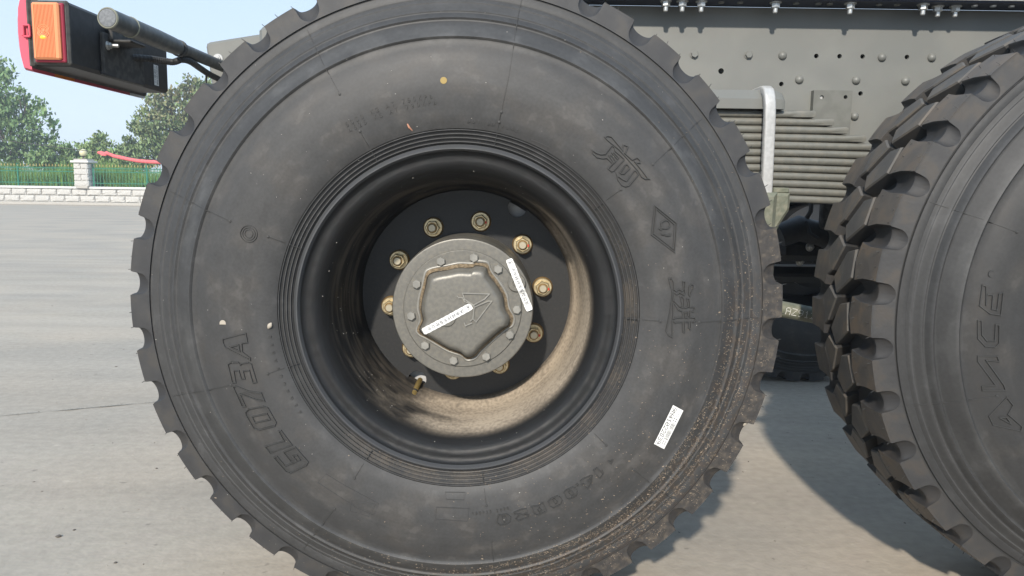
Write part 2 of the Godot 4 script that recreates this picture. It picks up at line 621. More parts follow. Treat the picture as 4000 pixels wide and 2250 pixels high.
func make_materials() -> void:
	var rubber_bump := noise_tex(0.08, 512, 9, 4, null, 3.0)
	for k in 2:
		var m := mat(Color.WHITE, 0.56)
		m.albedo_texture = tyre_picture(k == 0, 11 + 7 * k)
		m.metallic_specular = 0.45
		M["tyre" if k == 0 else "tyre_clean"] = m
	M.rubber = grained([[0.25, 0.080, 0.080, 0.082], [0.55, 0.102, 0.101, 0.100], [0.75, 0.130, 0.120, 0.108]], 0.66, 0.012, 2.3, 0.5, 21)
	M.rubber.vertex_color_use_as_albedo = true
	M.rubber_clean = grained([[0.25, 0.070, 0.070, 0.072], [0.55, 0.088, 0.087, 0.085], [0.75, 0.120, 0.105, 0.090]], 0.66, 0.012, 2.3, 0.5, 22)
	M.rubber_clean.vertex_color_use_as_albedo = true
	M.scrap = mat(lin(0.45, 0.22, 0.14), 0.8)
	M.rubber_dirty = grained([[0.3, 0.085, 0.080, 0.076], [0.5, 0.112, 0.102, 0.092], [0.64, 0.140, 0.122, 0.104], [0.78, 0.22, 0.185, 0.145]], 0.8, 0.03, 3.0, 2.0, 23)
	M.rubber_dirty.vertex_color_use_as_albedo = true
	M.marking = mat(lin(0.036, 0.036, 0.035), 0.6)  # raised marks darkened, shade of their crevices put into the colour
	M.marking_soft = mat(lin(0.042, 0.042, 0.042), 0.56)
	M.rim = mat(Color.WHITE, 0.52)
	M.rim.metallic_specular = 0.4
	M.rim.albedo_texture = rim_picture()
	M.rim.normal_enabled = true
	M.rim.normal_texture = noise_tex(0.05, 512, 44, 4, null, 1.2)
	M.rim.normal_scale = 0.5
	M.black_paint = grained([[0.3, 0.013, 0.014, 0.015], [0.7, 0.018, 0.018, 0.018], [0.85, 0.026, 0.024, 0.022]], 0.5, 0.08, 3.0, 0.12, 25)
	M.black_plastic = grained([[0.3, 0.012, 0.013, 0.015], [0.7, 0.022, 0.022, 0.024]], 0.55, 0.02, 4.0, 0.2, 26)
	M.dusty_black = grained([[0.3, 0.040, 0.039, 0.038], [0.7, 0.080, 0.076, 0.069]], 0.7, 0.02, 4.0, 0.15, 27)
	M.hub = grained([[0.25, 0.138, 0.132, 0.116], [0.55, 0.156, 0.149, 0.131], [0.8, 0.176, 0.164, 0.138]], 0.41, 0.06, 3.0, 0.2, 28, 0.2, 0.25)
	M.hub_light = grained([[0.3, 0.24, 0.232, 0.21], [0.7, 0.31, 0.30, 0.27]], 0.38, 0.02, 3.0, 0.0, 48, 0.3)
	M.shade_navy = mat(lin(0.022, 0.028, 0.048), 0.55)
	M.dust = grained([[0.3, 0.10, 0.075, 0.045], [0.55, 0.19, 0.145, 0.09], [0.75, 0.27, 0.20, 0.125]], 0.9, 0.05, 6.0, 5.0, 29)
	M.olive = grained([[0.3, 0.155, 0.157, 0.145], [0.5, 0.164, 0.166, 0.153], [0.72, 0.175, 0.177, 0.162]], 0.48, 0.006, 1.2, 0.05, 30)
	M.olive_dark = grained([[0.3, 0.125, 0.127, 0.112], [0.7, 0.146, 0.147, 0.131]], 0.55, 0.02, 2.0, 0.1, 31)
	M.olive_cast = grained([[0.3, 0.135, 0.145, 0.108], [0.6, 0.165, 0.17, 0.127], [0.8, 0.20, 0.195, 0.147]], 0.5, 0.02, 4.0, 2.6, 35, 0.0, 0.02)
	M.spring = grained([[0.25, 0.138, 0.138, 0.122], [0.5, 0.152, 0.151, 0.133], [0.78, 0.172, 0.165, 0.140]], 0.42, 0.05, 1.6, 0.3, 36)
	M.silver = grained([[0.3, 0.43, 0.43, 0.42], [0.7, 0.50, 0.50, 0.49]], 0.36, 0.03, 4.0, 0.2, 37, 0.2)
	M.zinc = mat(lin(0.55, 0.55, 0.53), 0.35, 0.75)
	M.gold = grained([[0.3, 0.52, 0.42, 0.25], [0.7, 0.64, 0.54, 0.35]], 0.36, 0.03, 6.0, 0.1, 38, 0.7)
	M.stud = mat(lin(0.48, 0.43, 0.32), 0.4, 0.5)
	M.gold_dark = mat(lin(0.22, 0.14, 0.055), 0.5, 0.6)
	M.brass = mat(lin(0.42, 0.31, 0.12), 0.4, 0.7)
	M.red_mark = mat(lin(0.5, 0.03, 0.02), 0.6)
	M.hole_backing = grained([[0.3, 0.40, 0.40, 0.40], [0.7, 0.50, 0.50, 0.49]], 0.6, 0.02, 4.0, 0.0, 39)
	M.paper = mat(lin(0.78, 0.77, 0.75), 0.7)
	M.label = mat(Color.WHITE, 0.5)
	M.label.albedo_texture = label_picture()
	M.seal = mat(Color.WHITE, 0.6)
	M.seal.albedo_texture = seal_picture()
	M.seal.vertex_color_use_as_albedo = false
	M.chip = mat(Color.WHITE, 0.9)
	M.chip.vertex_color_use_as_albedo = true
	M.yellow_dot = mat(lin(0.33, 0.24, 0.09), 0.8)
	M.ivory = mat(lin(0.38, 0.34, 0.28), 0.7)
	M.orange = mat(lin(0.80, 0.31, 0.14), 0.3)
	M.orange.backlight_enabled = true
	M.orange.backlight = Color(0.5, 0.25, 0.1)
	M.pink_red = mat(lin(0.62, 0.095, 0.14), 0.35)
	M.dark_red = mat(lin(0.25, 0.015, 0.035), 0.35)
	M.amber = mat(lin(0.75, 0.22, 0.03), 0.3)
	M.clear = mat(lin(0.7, 0.7, 0.7), 0.2)
	M.bulb_glint = mat(lin(0.95, 0.55, 0.05), 0.35)
	M.bullseye = mat(lin(0.75, 0.23, 0.10), 0.3)
	M.tube_grey = grained([[0.3, 0.055, 0.060, 0.060], [0.6, 0.085, 0.088, 0.084], [0.8, 0.11, 0.11, 0.10]], 0.5, 0.02, 4.0, 0.15, 40)
	M.tube_cap = grained([[0.3, 0.13, 0.14, 0.15], [0.7, 0.19, 0.20, 0.21]], 0.7, 0.04, 6.0, 0.4, 41)
	M.weld = mat(lin(0.22, 0.22, 0.17), 0.6)
	M.cloth_red = grained([[0.3, 0.60, 0.085, 0.10], [0.7, 0.80, 0.22, 0.22]], 0.85, 0.03, 3.0, 1.0, 42)
	M.wire = mat(lin(0.03, 0.03, 0.03), 0.6)

	M.yard = mat(Color.WHITE, 0.88)
	M.yard.albedo_texture = yard_picture()
	M.yard.normal_enabled = true
	M.yard.normal_texture = noise_tex(0.25, 2048, 66, 2, null, 1.0)
	M.yard.normal_scale = 0.25
	M.yard.detail_enabled = true
	M.yard.detail_blend_mode = BaseMaterial3D.BLEND_MODE_MUL
	M.yard.detail_uv_layer = BaseMaterial3D.DETAIL_UV_2
	M.yard.detail_albedo = noise_tex(0.012, 1024, 67, 4, ramp([[0.25, 0.91, 0.91, 0.91], [0.5, 0.975, 0.97, 0.965], [0.75, 1.0, 0.99, 0.97]]))
	M.joint = grained([[0.3, 0.25, 0.225, 0.19], [0.6, 0.36, 0.325, 0.27]], 0.95, 0.06, 3.0, 4.0, 68)
	M.field = grained([[0.3, 0.05, 0.085, 0.025], [0.7, 0.09, 0.13, 0.045]], 0.95, 0.02, 0.4, 0.0, 69)
	M.stone = grained([[0.25, 0.44, 0.43, 0.40], [0.5, 0.54, 0.53, 0.50], [0.75, 0.62, 0.60, 0.56]], 0.9, 0.03, 1.2, 6.0, 70)
	M.mortar = grained([[0.3, 0.38, 0.36, 0.32], [0.7, 0.48, 0.46, 0.42]], 0.95, 0.03, 1.5, 3.0, 71)
	M.coping = grained([[0.3, 0.60, 0.59, 0.56], [0.7, 0.70, 0.69, 0.66]], 0.8, 0.03, 1.0, 1.0, 72)
	M.green_paint = mat(lin(0.010, 0.155, 0.095), 0.45)
	M.pale_green = mat(lin(0.06, 0.22, 0.12), 0.5)  # the fence green made paler, sunlight on the pickets put into the colour
	M.spear = mat(lin(0.50, 0.36, 0.12), 0.5)
	M.globe = mat(lin(0.70, 0.66, 0.42), 0.35)
	M.globe.backlight_enabled = true
	M.globe.backlight = Color(0.5, 0.5, 0.4)
	M.bark = grained([[0.3, 0.06, 0.05, 0.04], [0.7, 0.13, 0.11, 0.09]], 0.95, 0.03, 1.5, 6.0, 73)
	M.leaf = mat(Color.WHITE, 0.55)
	M.leaf.vertex_color_use_as_albedo = true
	M.leaf.backlight_enabled = true
	M.leaf.backlight = Color(0.5, 0.5, 0.4)


# ---------- tyre ----------
const TREAD_MID := -0.155
const SIDE := [0.5915, 4.5, 0.588, 5.5, 0.5785, 8.3, 0.5765, 8.0, 0.574, 9.6, 0.5695, 12.6, 0.5675, 12.4, 0.560, 16.8, 0.5520, 22.6, 0.5500, 22.2, 0.5480, 23.0, 0.5455, 26.0, 0.538, 34.2, 0.5365, 33.2, 0.5345, 32.2, 0.5320, 32.6, 0.525, 38.0, 0.512, 47.5, 0.5025, 54.2, 0.5005, 52.8, 0.4985, 50.6, 0.4950, 50.4, 0.485, 54.6, 0.465, 61.0, 0.44, 66.0, 0.41, 68.0, 0.38, 66.0, 0.36, 62.5, 0.3465, 58.5]


func side_z(r: float) -> float:
	for i in range(0, SIDE.size() - 2, 2):
		if r <= SIDE[i] and r >= SIDE[i + 2]:
			return lerpf(SIDE[i + 1], SIDE[i + 3], (SIDE[i] - r) / maxf(SIDE[i] - SIDE[i + 2], 1e-6)) * 0.001
	return 0.0045 if r > 0.59 else 0.056


func belt_shift(r: float) -> Vector2:
	return Vector2(-0.0083, 0.0038) * smoothstep(0.42, 0.585, r)


# Indexed surface of revolution; creases where the profile turns sharply.
func turned(profile: PackedVector2Array, seg: int, crease: float, vmap: Callable, shifted := false) -> ArrayMesh:
	var rows: Array[Vector2] = []
	var norms: Array[Vector2] = []
	var links: Array[Vector2i] = []
	var seg_n: Array[Vector2] = []
	for i in profile.size() - 1:
		var d := (profile[i + 1] - profile[i]).normalized()
		seg_n.append(Vector2(d.y, -d.x))
	var last := -1
	for i in profile.size():
		var a: Vector2 = seg_n[maxi(i - 1, 0)]
		var b: Vector2 = seg_n[mini(i, seg_n.size() - 1)]
		if a.dot(b) > cos(deg_to_rad(crease)):
			rows.append(profile[i])
			norms.append((a + b).normalized())
			if last >= 0:
				links.append(Vector2i(last, rows.size() - 1))
			last = rows.size() - 1
		else:
			rows.append(profile[i]); norms.append(a)
			if last >= 0:
				links.append(Vector2i(last, rows.size() - 1))
			rows.append(profile[i]); norms.append(b)
			last = rows.size() - 1
	var v := PackedVector3Array()
	var n := PackedVector3Array()
	var t := PackedVector2Array()
	var ix := PackedInt32Array()
	for k in rows.size():
		var off := belt_shift(rows[k].x) if shifted else Vector2.ZERO
		for i in seg + 1:
			var a := TAU * i / seg
			v.append(Vector3(cos(a) * rows[k].x + off.x, sin(a) * rows[k].x + off.y, rows[k].y))
			n.append(Vector3(cos(a) * norms[k].x, sin(a) * norms[k].x, norms[k].y))
			t.append(Vector2(float(i) / seg, vmap.call(rows[k])))
	for l in links:
		for i in seg:
			var a := l.x * (seg + 1) + i
			var b := l.y * (seg + 1) + i
			ix.append_array([a, b, a + 1, a + 1, b, b + 1])
	var arr := []
	arr.resize(Mesh.ARRAY_MAX)
	arr[Mesh.ARRAY_VERTEX] = v
	arr[Mesh.ARRAY_NORMAL] = n
	arr[Mesh.ARRAY_TEX_UV] = t
	arr[Mesh.ARRAY_INDEX] = ix
	# keep Godot's clockwise fronts
	var f := (v[ix[2]] - v[ix[0]]).cross(v[ix[1]] - v[ix[0]])
	if f.dot(n[ix[0]] + n[ix[1]]) < 0.0:
		for i in range(0, ix.size(), 3):
			var q := ix[i + 1]
			ix[i + 1] = ix[i + 2]
			ix[i + 2] = q
		arr[Mesh.ARRAY_INDEX] = ix
	var m := ArrayMesh.new()
	m.add_surface_from_arrays(Mesh.PRIMITIVE_TRIANGLES, arr)
	return m


func tyre_mesh() -> ArrayMesh:
	var front := PackedVector2Array()
	front.append_array([Vector2(0.5965, 0.0035), Vector2(0.5958, 0.0005), Vector2(0.5925, 0.0005)])
	for i in range(0, SIDE.size(), 2):
		front.append(Vector2(SIDE[i], SIDE[i + 1] * 0.001))
	front.append(Vector2(0.3408, 0.0555))
	for k in 4:
		var r := 0.3398 - 0.0071 * k
		var z := 0.0530 - 0.0015 * k
		front.append_array([Vector2(r, z - 0.0016), Vector2(r - 0.0008, z + 0.0030), Vector2(r - 0.0018, z + 0.0030), Vector2(r - 0.0026, z - 0.0016)])
	front.append_array([Vector2(0.314, 0.046), Vector2(0.310, 0.040), Vector2(0.300, 0.034)])
	var all := PackedVector2Array()
	for i in range(front.size() - 1, -1, -1):
		all.append(Vector2(front[i].x, 2.0 * TREAD_MID - front[i].y))
	all.append_array([Vector2(0.5945, -0.280), Vector2(0.612, -0.24), Vector2(0.6145, -0.155), Vector2(0.612, -0.07), Vector2(0.5945, -0.030)])
	all.append_array(front)
	return turned(all, 300, 28.0, func(q: Vector2) -> float: return clampf((q.x - 0.30) / 0.32, 0.0, 1.0), true)


func crown(z: float) -> float:
	return 0.6440 - 0.0072 * pow((z - TREAD_MID) / 0.155, 2.0)


# One shoulder lug with half of the scooped notch on either side of it; 36 of them close the circle.
func lug_mesh() -> ArrayMesh:
	var s := Soup.new()
	s.tinted = true
	var depth := [0.0, -0.0045, -0.009, -0.014, -0.020, -0.034, -0.052, -0.072, -0.092]
	var rings: Array[PackedVector3Array] = []
	var m := 0
	for k in depth.size():
		var z: float = depth[k]
		var f := -z / 0.092
		var top: float = 0.6318 if k == 0 else crown(z)
		var vmax := 0.0335 if k == 0 else lerpf(0.0385, 0.0150, smoothstep(0.0, 0.0135, -z)) + 0.0065 * smoothstep(0.02, 0.06, -z)
		var rho := lerpf(0.0212, 0.0150, smoothstep(0.5, 1.0, f))
		var rv := minf(rho * 0.95, vmax * 0.72)
		var hw := lerpf(0.0232, 0.0165, smoothstep(0.5, 1.0, f))
		var half: Array[Vector2] = []   # from the notch's floor up to the lug's middle: (offset from the notch's middle, depth under the crown)
		for i in 8:
			var a := PI / 2.0 * i / 7.0
			half.append(Vector2(rho * sin(a), vmax - rv + rv * cos(a)))
		half.append(Vector2(lerpf(rho, hw, 0.4), (vmax - rv) * 0.35))
		half.append(Vector2(hw, 0.0))
		half.append(Vector2(lerpf(hw, 0.0545, 0.5), 0.0))
		half.append(Vector2(0.0545, 0.0))
		var ring := PackedVector3Array()
		for i in half.size() * 2 - 1:
			var left := i >= half.size()
			var q: Vector2 = half[i] if not left else half[2 * half.size() - 2 - i]
			var r := top - q.y
			var a := deg_to_rad(-5.0) + q.x / 0.624 if not left else deg_to_rad(5.0) - q.x / 0.624
			var zz := z
			if k == 0:
				zz = 0.0042 - 0.0095 * (r - 0.5955) / 0.04
			elif k == depth.size() - 1:
				zz = z + 0.012 * absf(a) / deg_to_rad(5.0)
			ring.append(Vector3(cos(a) * r, sin(a) * r, zz))
		m = ring.size()
		rings.append(ring)
	for k in rings.size() - 1:
		for i in m - 1:
			var worn_and_lit := i >= 9 and i <= m - 11 and k >= 1  # tread tops: brown wear, tint lightened further in place of light
			s.tint = Color(1.0, 0.90, 0.79) if worn_and_lit else (Color(0.30, 0.30, 0.31) if i < 8 or i > m - 10 else Color(0.40, 0.40, 0.41))
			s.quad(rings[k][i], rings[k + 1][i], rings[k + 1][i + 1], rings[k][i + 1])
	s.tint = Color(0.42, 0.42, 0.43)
	for i in m - 1:
		var a0 := atan2(rings[0][i].y, rings[0][i].x)
		var a1 := atan2(rings[0][i + 1].y, rings[0][i + 1].x)
		s.quad_toward(rings[0][i], rings[0][i + 1], Vector3(cos(a1) * 0.5963, sin(a1) * 0.5963, 0.0042), Vector3(cos(a0) * 0.5963, sin(a0) * 0.5963, 0.0042), Vector3(0, 0, 1))
		var q := rings[-1]
		s.quad_toward(q[i], q[i + 1], Vector3(cos(a1) * 0.611, sin(a1) * 0.611, q[i + 1].z), Vector3(cos(a0) * 0.611, sin(a0) * 0.611, q[i].z), Vector3(0, 0, -1))
	return s.mesh(36.0)


func block_mesh(poly: Array) -> ArrayMesh:
	var s := Soup.new()
	s.tinted = true
	var lo := PackedVector3Array()
	var mid := PackedVector3Array()
	var hi := PackedVector3Array()
	var o := Vector2.ZERO
	for q: Vector2 in poly:
		o += q / poly.size()
	for q: Vector2 in poly:
		var w := o + (q - o) * 1.06
		var h := o + (q - o) * 0.935
		lo.append(Vector3(cos(deg_to_rad(w.x)) * 0.611, sin(deg_to_rad(w.x)) * 0.611, w.y))
		var c := crown(q.y)
		mid.append(Vector3(cos(deg_to_rad(q.x)) * (c - 0.0035), sin(deg_to_rad(q.x)) * (c - 0.0035), q.y))
		hi.append(Vector3(cos(deg_to_rad(h.x)) * c, sin(deg_to_rad(h.x)) * c, h.y))
	var n := poly.size()
	var centre := Vector3(cos(deg_to_rad(o.x)) * crown(o.y), sin(deg_to_rad(o.x)) * crown(o.y), o.y)
	for i in n:
		var j := (i + 1) % n
		var out := (mid[i] + mid[j]) * 0.5 - centre
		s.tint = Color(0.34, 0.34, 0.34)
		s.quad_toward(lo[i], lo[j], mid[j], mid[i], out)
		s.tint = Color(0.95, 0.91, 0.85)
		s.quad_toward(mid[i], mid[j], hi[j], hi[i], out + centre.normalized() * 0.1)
		s.tint = Color(0.92, 0.88, 0.82)  # dusty block top, tint lightened further in place of light
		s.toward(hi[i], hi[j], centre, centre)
	return s.mesh(20.0)


const BLOCK_B := [Vector2(-2.1, -0.103), Vector2(3.3, -0.099), Vector2(6.9, -0.163), Vector2(4.0, -0.184), Vector2(-1.4, -0.138)]
const BLOCK_C := [Vector2(-4.3, -0.200), Vector2(-2.3, -0.160), Vector2(2.7, -0.200), Vector2(4.4, -0.232), Vector2(4.0, -0.238), Vector2(-0.9, -0.248)]
const NOTCH_PHASE := 106.7


func on_tyre(a: float) -> Transform3D:
	return Transform3D(Basis(Vector3(0, 0, 1), a), Vector3(-0.0083, 0.0038, 0))


func bolt_shape(hex_r: float, hex_h: float, washer_r: float, washer_h: float, stud_r: float, stud_h: float) -> ArrayMesh:
	var s := Soup.new()
	if washer_r > 0.0:
		s.spin([Vector2(washer_r, 0), Vector2(washer_r, washer_h * 0.7), Vector2(washer_r * 0.95, washer_h), Vector2(hex_r * 0.6, washer_h)], 24)
	var b := washer_h
	var hexring := func(r: float, z: float) -> PackedVector3Array:
		var ring := PackedVector3Array()
		for i in 6:
			ring.append(Vector3(cos(TAU * i / 6.0) * r, sin(TAU * i / 6.0) * r, z))
		return ring
	s.loft([hexring.call(hex_r, b), hexring.call(hex_r, b + hex_h * 0.88), hexring.call(hex_r * 0.88, b + hex_h)], true, false, true)
	if stud_r > 0.0:
		var h := b + hex_h
		s.spin([Vector2(stud_r * 1.35, h), Vector2(stud_r * 1.35, h + 0.0004), Vector2(stud_r * 1.05, h + 0.0005), Vector2(stud_r, h), Vector2(stud_r, h + stud_h * 0.8), Vector2(stud_r * 0.85, h + stud_h), Vector2(0.0002, h + stud_h)], 16)
	return s.mesh(32.0)


func marking(lists: Array, w := 0.0027, h := 0.0030) -> ArrayMesh:
	var s := Soup.new()
	for q: Array in lists:
		var line := PackedVector3Array()
		for i in range(0, q.size(), 2):
			var v := Vector2(q[i], q[i + 1]) * 0.001
			line.append(Vector3(v.x, v.y, side_z(v.length())))
		s.bead(line, w, h, true)
	return s.mesh(20.0)


func arc_text(text: String, r: float, from_deg: float, step_deg: float, size: float, flip := false) -> ArrayMesh:
	var st := SurfaceTool.new()
	var font := SystemFont.new()
	font.font_names = PackedStringArray(["Droid Sans"])
	var a := from_deg
	for ch in text:
		if ch != " ":
			var tm := TextMesh.new()
			tm.text = ch
			tm.font = font
			tm.font_size = 32
			tm.pixel_size = size / 24.0
			tm.depth = 0.0022
			tm.curve_step = 4.0
			var b := Basis(Vector3(0, 0, 1), deg_to_rad(a - 90.0 + (180.0 if flip else 0.0)))
			st.append_from(tm, 0, Transform3D(b, Vector3(cos(deg_to_rad(a)) * r, sin(deg_to_rad(a)) * r, side_z(r))))
		a -= step_deg
	return st.commit()


func make_wheel(truck: Node3D, at: Vector3, dirty: bool) -> Node3D:
	var w := group_node("rear_wheel", truck, at)
	if not shared.has("tyre"):
		shared.tyre = tyre_mesh()
		shared.lug = lug_mesh()
		shared.block_b = block_mesh(BLOCK_B)
		shared.block_c = block_mesh(BLOCK_C)
	var plain_rubber: Material = M.rubber if dirty else M.rubber_clean
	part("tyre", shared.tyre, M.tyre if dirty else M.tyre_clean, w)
	for i in 36:
		var a := NOTCH_PHASE + 5.0 + 10.0 * i
		var da := absf(fposmod(a - 312.0 + 180.0, 360.0) - 180.0)
		var m: Material = M.rubber_dirty if dirty and da < 62.0 else plain_rubber
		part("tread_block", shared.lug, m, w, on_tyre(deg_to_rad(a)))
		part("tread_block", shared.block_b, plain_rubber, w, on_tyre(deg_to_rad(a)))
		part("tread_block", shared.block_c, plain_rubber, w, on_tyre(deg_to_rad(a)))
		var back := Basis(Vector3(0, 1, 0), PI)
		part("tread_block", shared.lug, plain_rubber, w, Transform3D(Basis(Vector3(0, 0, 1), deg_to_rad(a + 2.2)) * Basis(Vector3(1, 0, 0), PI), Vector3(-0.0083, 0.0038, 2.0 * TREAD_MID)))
	# moulding flash that stands off the lugs' edges
	if not shared.has("flash"):
		var f := Soup.new()
		for i in 36:
			for k: float in [-2.6, 0.2, 2.7]:
				var a := deg_to_rad(NOTCH_PHASE + 5.0 + 10.0 * i + k + rng.randf_range(-0.3, 0.3))
				for z: float in [-0.012, -0.070]:
					var r := crown(z) - 0.001
					var h := rng.randf_range(0.004, 0.010)
					var o := Vector3(-0.0083 + cos(a) * r, 0.0038 + sin(a) * r, z)
					var tip := o + Vector3(cos(a + 0.25), sin(a + 0.25), rng.randf_range(-0.2, 0.5)) * h
					f.tube([o, tip], [0.0009, 0.0006], 3, false)
		shared.flash = f.mesh(60.0)
	tag(part("moulding_flash", shared.flash, M.marking, w), "", "", "", "stuff")
	if not shared.has("vents"):
		var s := Soup.new()
		for i in 9:
			var a := deg_to_rad(38.3 + 40.05 * i)
			for run: Array in [[0.588, 0.452], [0.378, 0.318]]:
				if i == 1 and run[0] > 0.5:
					run = [0.588, 0.36]
				var line := PackedVector3Array()
				for k in 15:
					var r := lerpf(run[0], run[1], k / 14.0)
					var sh := belt_shift(r)
					line.append(Vector3(cos(a) * r + sh.x, sin(a) * r + sh.y, side_z(r) if r > 0.3465 else 0.0562 - 0.0008 * (0.3465 - r) * 200.0))
				s.bead(line, 0.0016, 0.0010)
				var e: Vector3 = line[14] if run[0] > 0.5 else line[0]
				s.spin([Vector2(0.0030, -0.002), Vector2(0.0024, 0.0016), Vector2(0.0002, 0.0020)], 8, Transform3D(Basis.IDENTITY, e))
		shared.vents = s.mesh(30.0)
	part("vent_ridge", shared.vents, M.marking, w)

	if not shared.has("rim"):
		var q := PackedVector2Array([Vector2(0.303, 0.030), Vector2(0.3120, 0.043), Vector2(0.3128, 0.0465), Vector2(0.3062, 0.0545), Vector2(0.3040, 0.0545), Vector2(0.3022, 0.0508), Vector2(0.3005, 0.0440), Vector2(0.2980, 0.0395), Vector2(0.2940, 0.0365), Vector2(0.2890, 0.0355), Vector2(0.2840, 0.0358), Vector2(0.2790, 0.0354), Vector2(0.2740, 0.0325), Vector2(0.2685, 0.0260), Vector2(0.2625, 0.0155), Vector2(0.2565, -0.0020), Vector2(0.2515, -0.030), Vector2(0.2470, -0.070), Vector2(0.2435, -0.110), Vector2(0.2400, -0.150), Vector2(0.2345, -0.160), Vector2(0.2325, -0.167), Vector2(0.2305, -0.190), Vector2(0.2260, -0.199), Vector2(0.2240, -0.206)])
		shared.rim = turned(q, 200, 30.0, func(p: Vector2) -> float: return (0.06 - p.y) / 0.27)
		var back := PackedVector2Array([Vector2(0.245, -0.212), Vector2(0.250, -0.30), Vector2(0.285, -0.36), Vector2(0.312, -0.375), Vector2(0.306, -0.34)])
		shared.rim_back = turned(back, 96, 40.0, func(p: Vector2) -> float: return 0.05)
		# the disc: two halves cut along the line through its hand holes, so that each is a plain polygon
		var s := Soup.new()
		for half in 2:
			var poly := PackedVector2Array()
			for i in 49:
				poly.append(Vector2.from_angle(PI * i / 48.0) * 0.245)
			for hx: float in [-0.221, 0.221]:
				for i in 13:
					poly.append(Vector2(hx, 0) + Vector2.from_angle(PI - PI * i / 12.0) * 0.0205)
				if hx < 0.0:
					for i in 21:
						poly.append(Vector2.from_angle(PI - PI * i / 20.0) * 0.10)
			s.slab(poly, -0.208, -0.1945, 0.0, Transform3D(Basis(Vector3(0, 0, 1), deg_to_rad(60.5) + PI * half), Vector3.ZERO))
		shared.disc = s.mesh(30.0)
		var sh := Soup.new()
		sh.spin([Vector2(0.246, -0.222), Vector2(0.10, -0.222)], 64)
		sh.spin([Vector2(0.10, -0.226), Vector2(0.246, -0.226)], 64)
		shared.hole_backing = sh.mesh(30.0)
		var hb := Soup.new()
		hb.spin([Vector2(0.143, -0.1945), Vector2(0.143, -0.10), Vector2(0.1412, -0.095), Vector2(0.1412, -0.040), Vector2(0.1395, -0.0362), Vector2(0.1370, -0.0352), Vector2(0.1185, -0.0350), Vector2(0.1172, -0.0322), Vector2(0.1160, -0.0315), Vector2(0.0, -0.0312)], 96)
		shared.hub = hb.mesh(30.0)
		shared.nut = bolt_shape(0.0158, 0.0190, 0.0202, 0.0075, 0.0, 0.0)
		var rc := Soup.new()
		rc.spin([Vector2(0.0112, 0.0), Vector2(0.0110, 0.0004), Vector2(0.0, 0.0004)], 20)
		shared.recess = rc.mesh()
		rc = Soup.new()
		rc.spin([Vector2(0.0082, 0.0), Vector2(0.0082, 0.0048), Vector2(0.0070, 0.0060), Vector2(0.0, 0.0060)], 20)
		shared.stud = rc.mesh(35.0)
		var wb := Soup.new()
		wb.spin([Vector2(0.0225, 0.0), Vector2(0.0225, 0.003), Vector2(0.0195, 0.006), Vector2(0.010, 0.006)], 24)
		shared.nut_seat = wb.mesh(35.0)
		shared.bolt = bolt_shape(0.0090, 0.0078, 0.0, 0.0, 0.0, 0.0)
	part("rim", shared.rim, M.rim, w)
	part("rim_back", shared.rim_back, M.black_paint, w)
	part("wheel_disc", shared.disc, M.black_paint, w)
	part("added_hole_backing", shared.hole_backing, M.hole_backing, w)  # added pale plate standing in for sunlit ground seen through the hand holes
	part("hub", shared.hub, M.hub, w, at3(0.002, -0.006, 0))
	for i in 10:
		var a := deg_to_rad(116.0 + 36.0 * i)
		var o := Vector3(cos(a) * 0.1675 + 0.001, sin(a) * 0.1675 - 0.003, -0.1945)
		part("nut_seat", shared.nut_seat, M.gold_dark, w, Transform3D(Basis.IDENTITY, o))
		var n := part("wheel_nut", shared.nut, M.gold, w, Transform3D(Basis(Vector3(0, 0, 1), i * 1.9), o + Vector3(0, 0, 0.004)))
		part("nut_recess", shared.recess, M.gold_dark, w, Transform3D(Basis.IDENTITY, o + Vector3(0, 0, 0.0306)))
		part("wheel_stud", shared.stud, M.stud, w, Transform3D(Basis.IDENTITY, o + Vector3(0, 0, 0.0306)))
		if dirty and i in [2, 6, 7, 8, 9]:
			var d := Soup.new()
			d.box(Vector3(0.0122, -0.001, -0.1945 + 0.0308) + Vector3(o.x, o.y, 0), Vector3(0.0035, 0.0055, 0.0006), 0.0002)
			part("paint_mark", d.mesh(), M.red_mark, w)
	for q: Vector2 in [Vector2(-41, 89), Vector2(24, 97), Vector2(72, 75), Vector2(110, -5), Vector2(97, -56), Vector2(50, -101), Vector2(-15, -110), Vector2(-72, -80), Vector2(-100, -21), Vector2(-89, 43)]:
		var o := Vector3(q.x * 0.001, q.y * 0.001, -0.0318)
		part("hub_bolt", shared.bolt, M.hub_light, w, Transform3D(Basis(Vector3(0, 0, 1), q.x * 0.37), o))
	return w


const BOSS := [-69, 63, -60, 70, -46, 74, -29, 77, -5, 82, 20, 82, 28, 86, 41, 86, 51, 82, 56, 68, 72, 47, 86, 23, 91, -2, 101, -21, 98, -37, 87, -44, 66, -62, 39, -88, 28, -101, 12, -106, -2, -96, -28, -87, -64, -66, -81, -57, -86, -47, -79, -29, -83, -8, -81, 14, -74, 42]


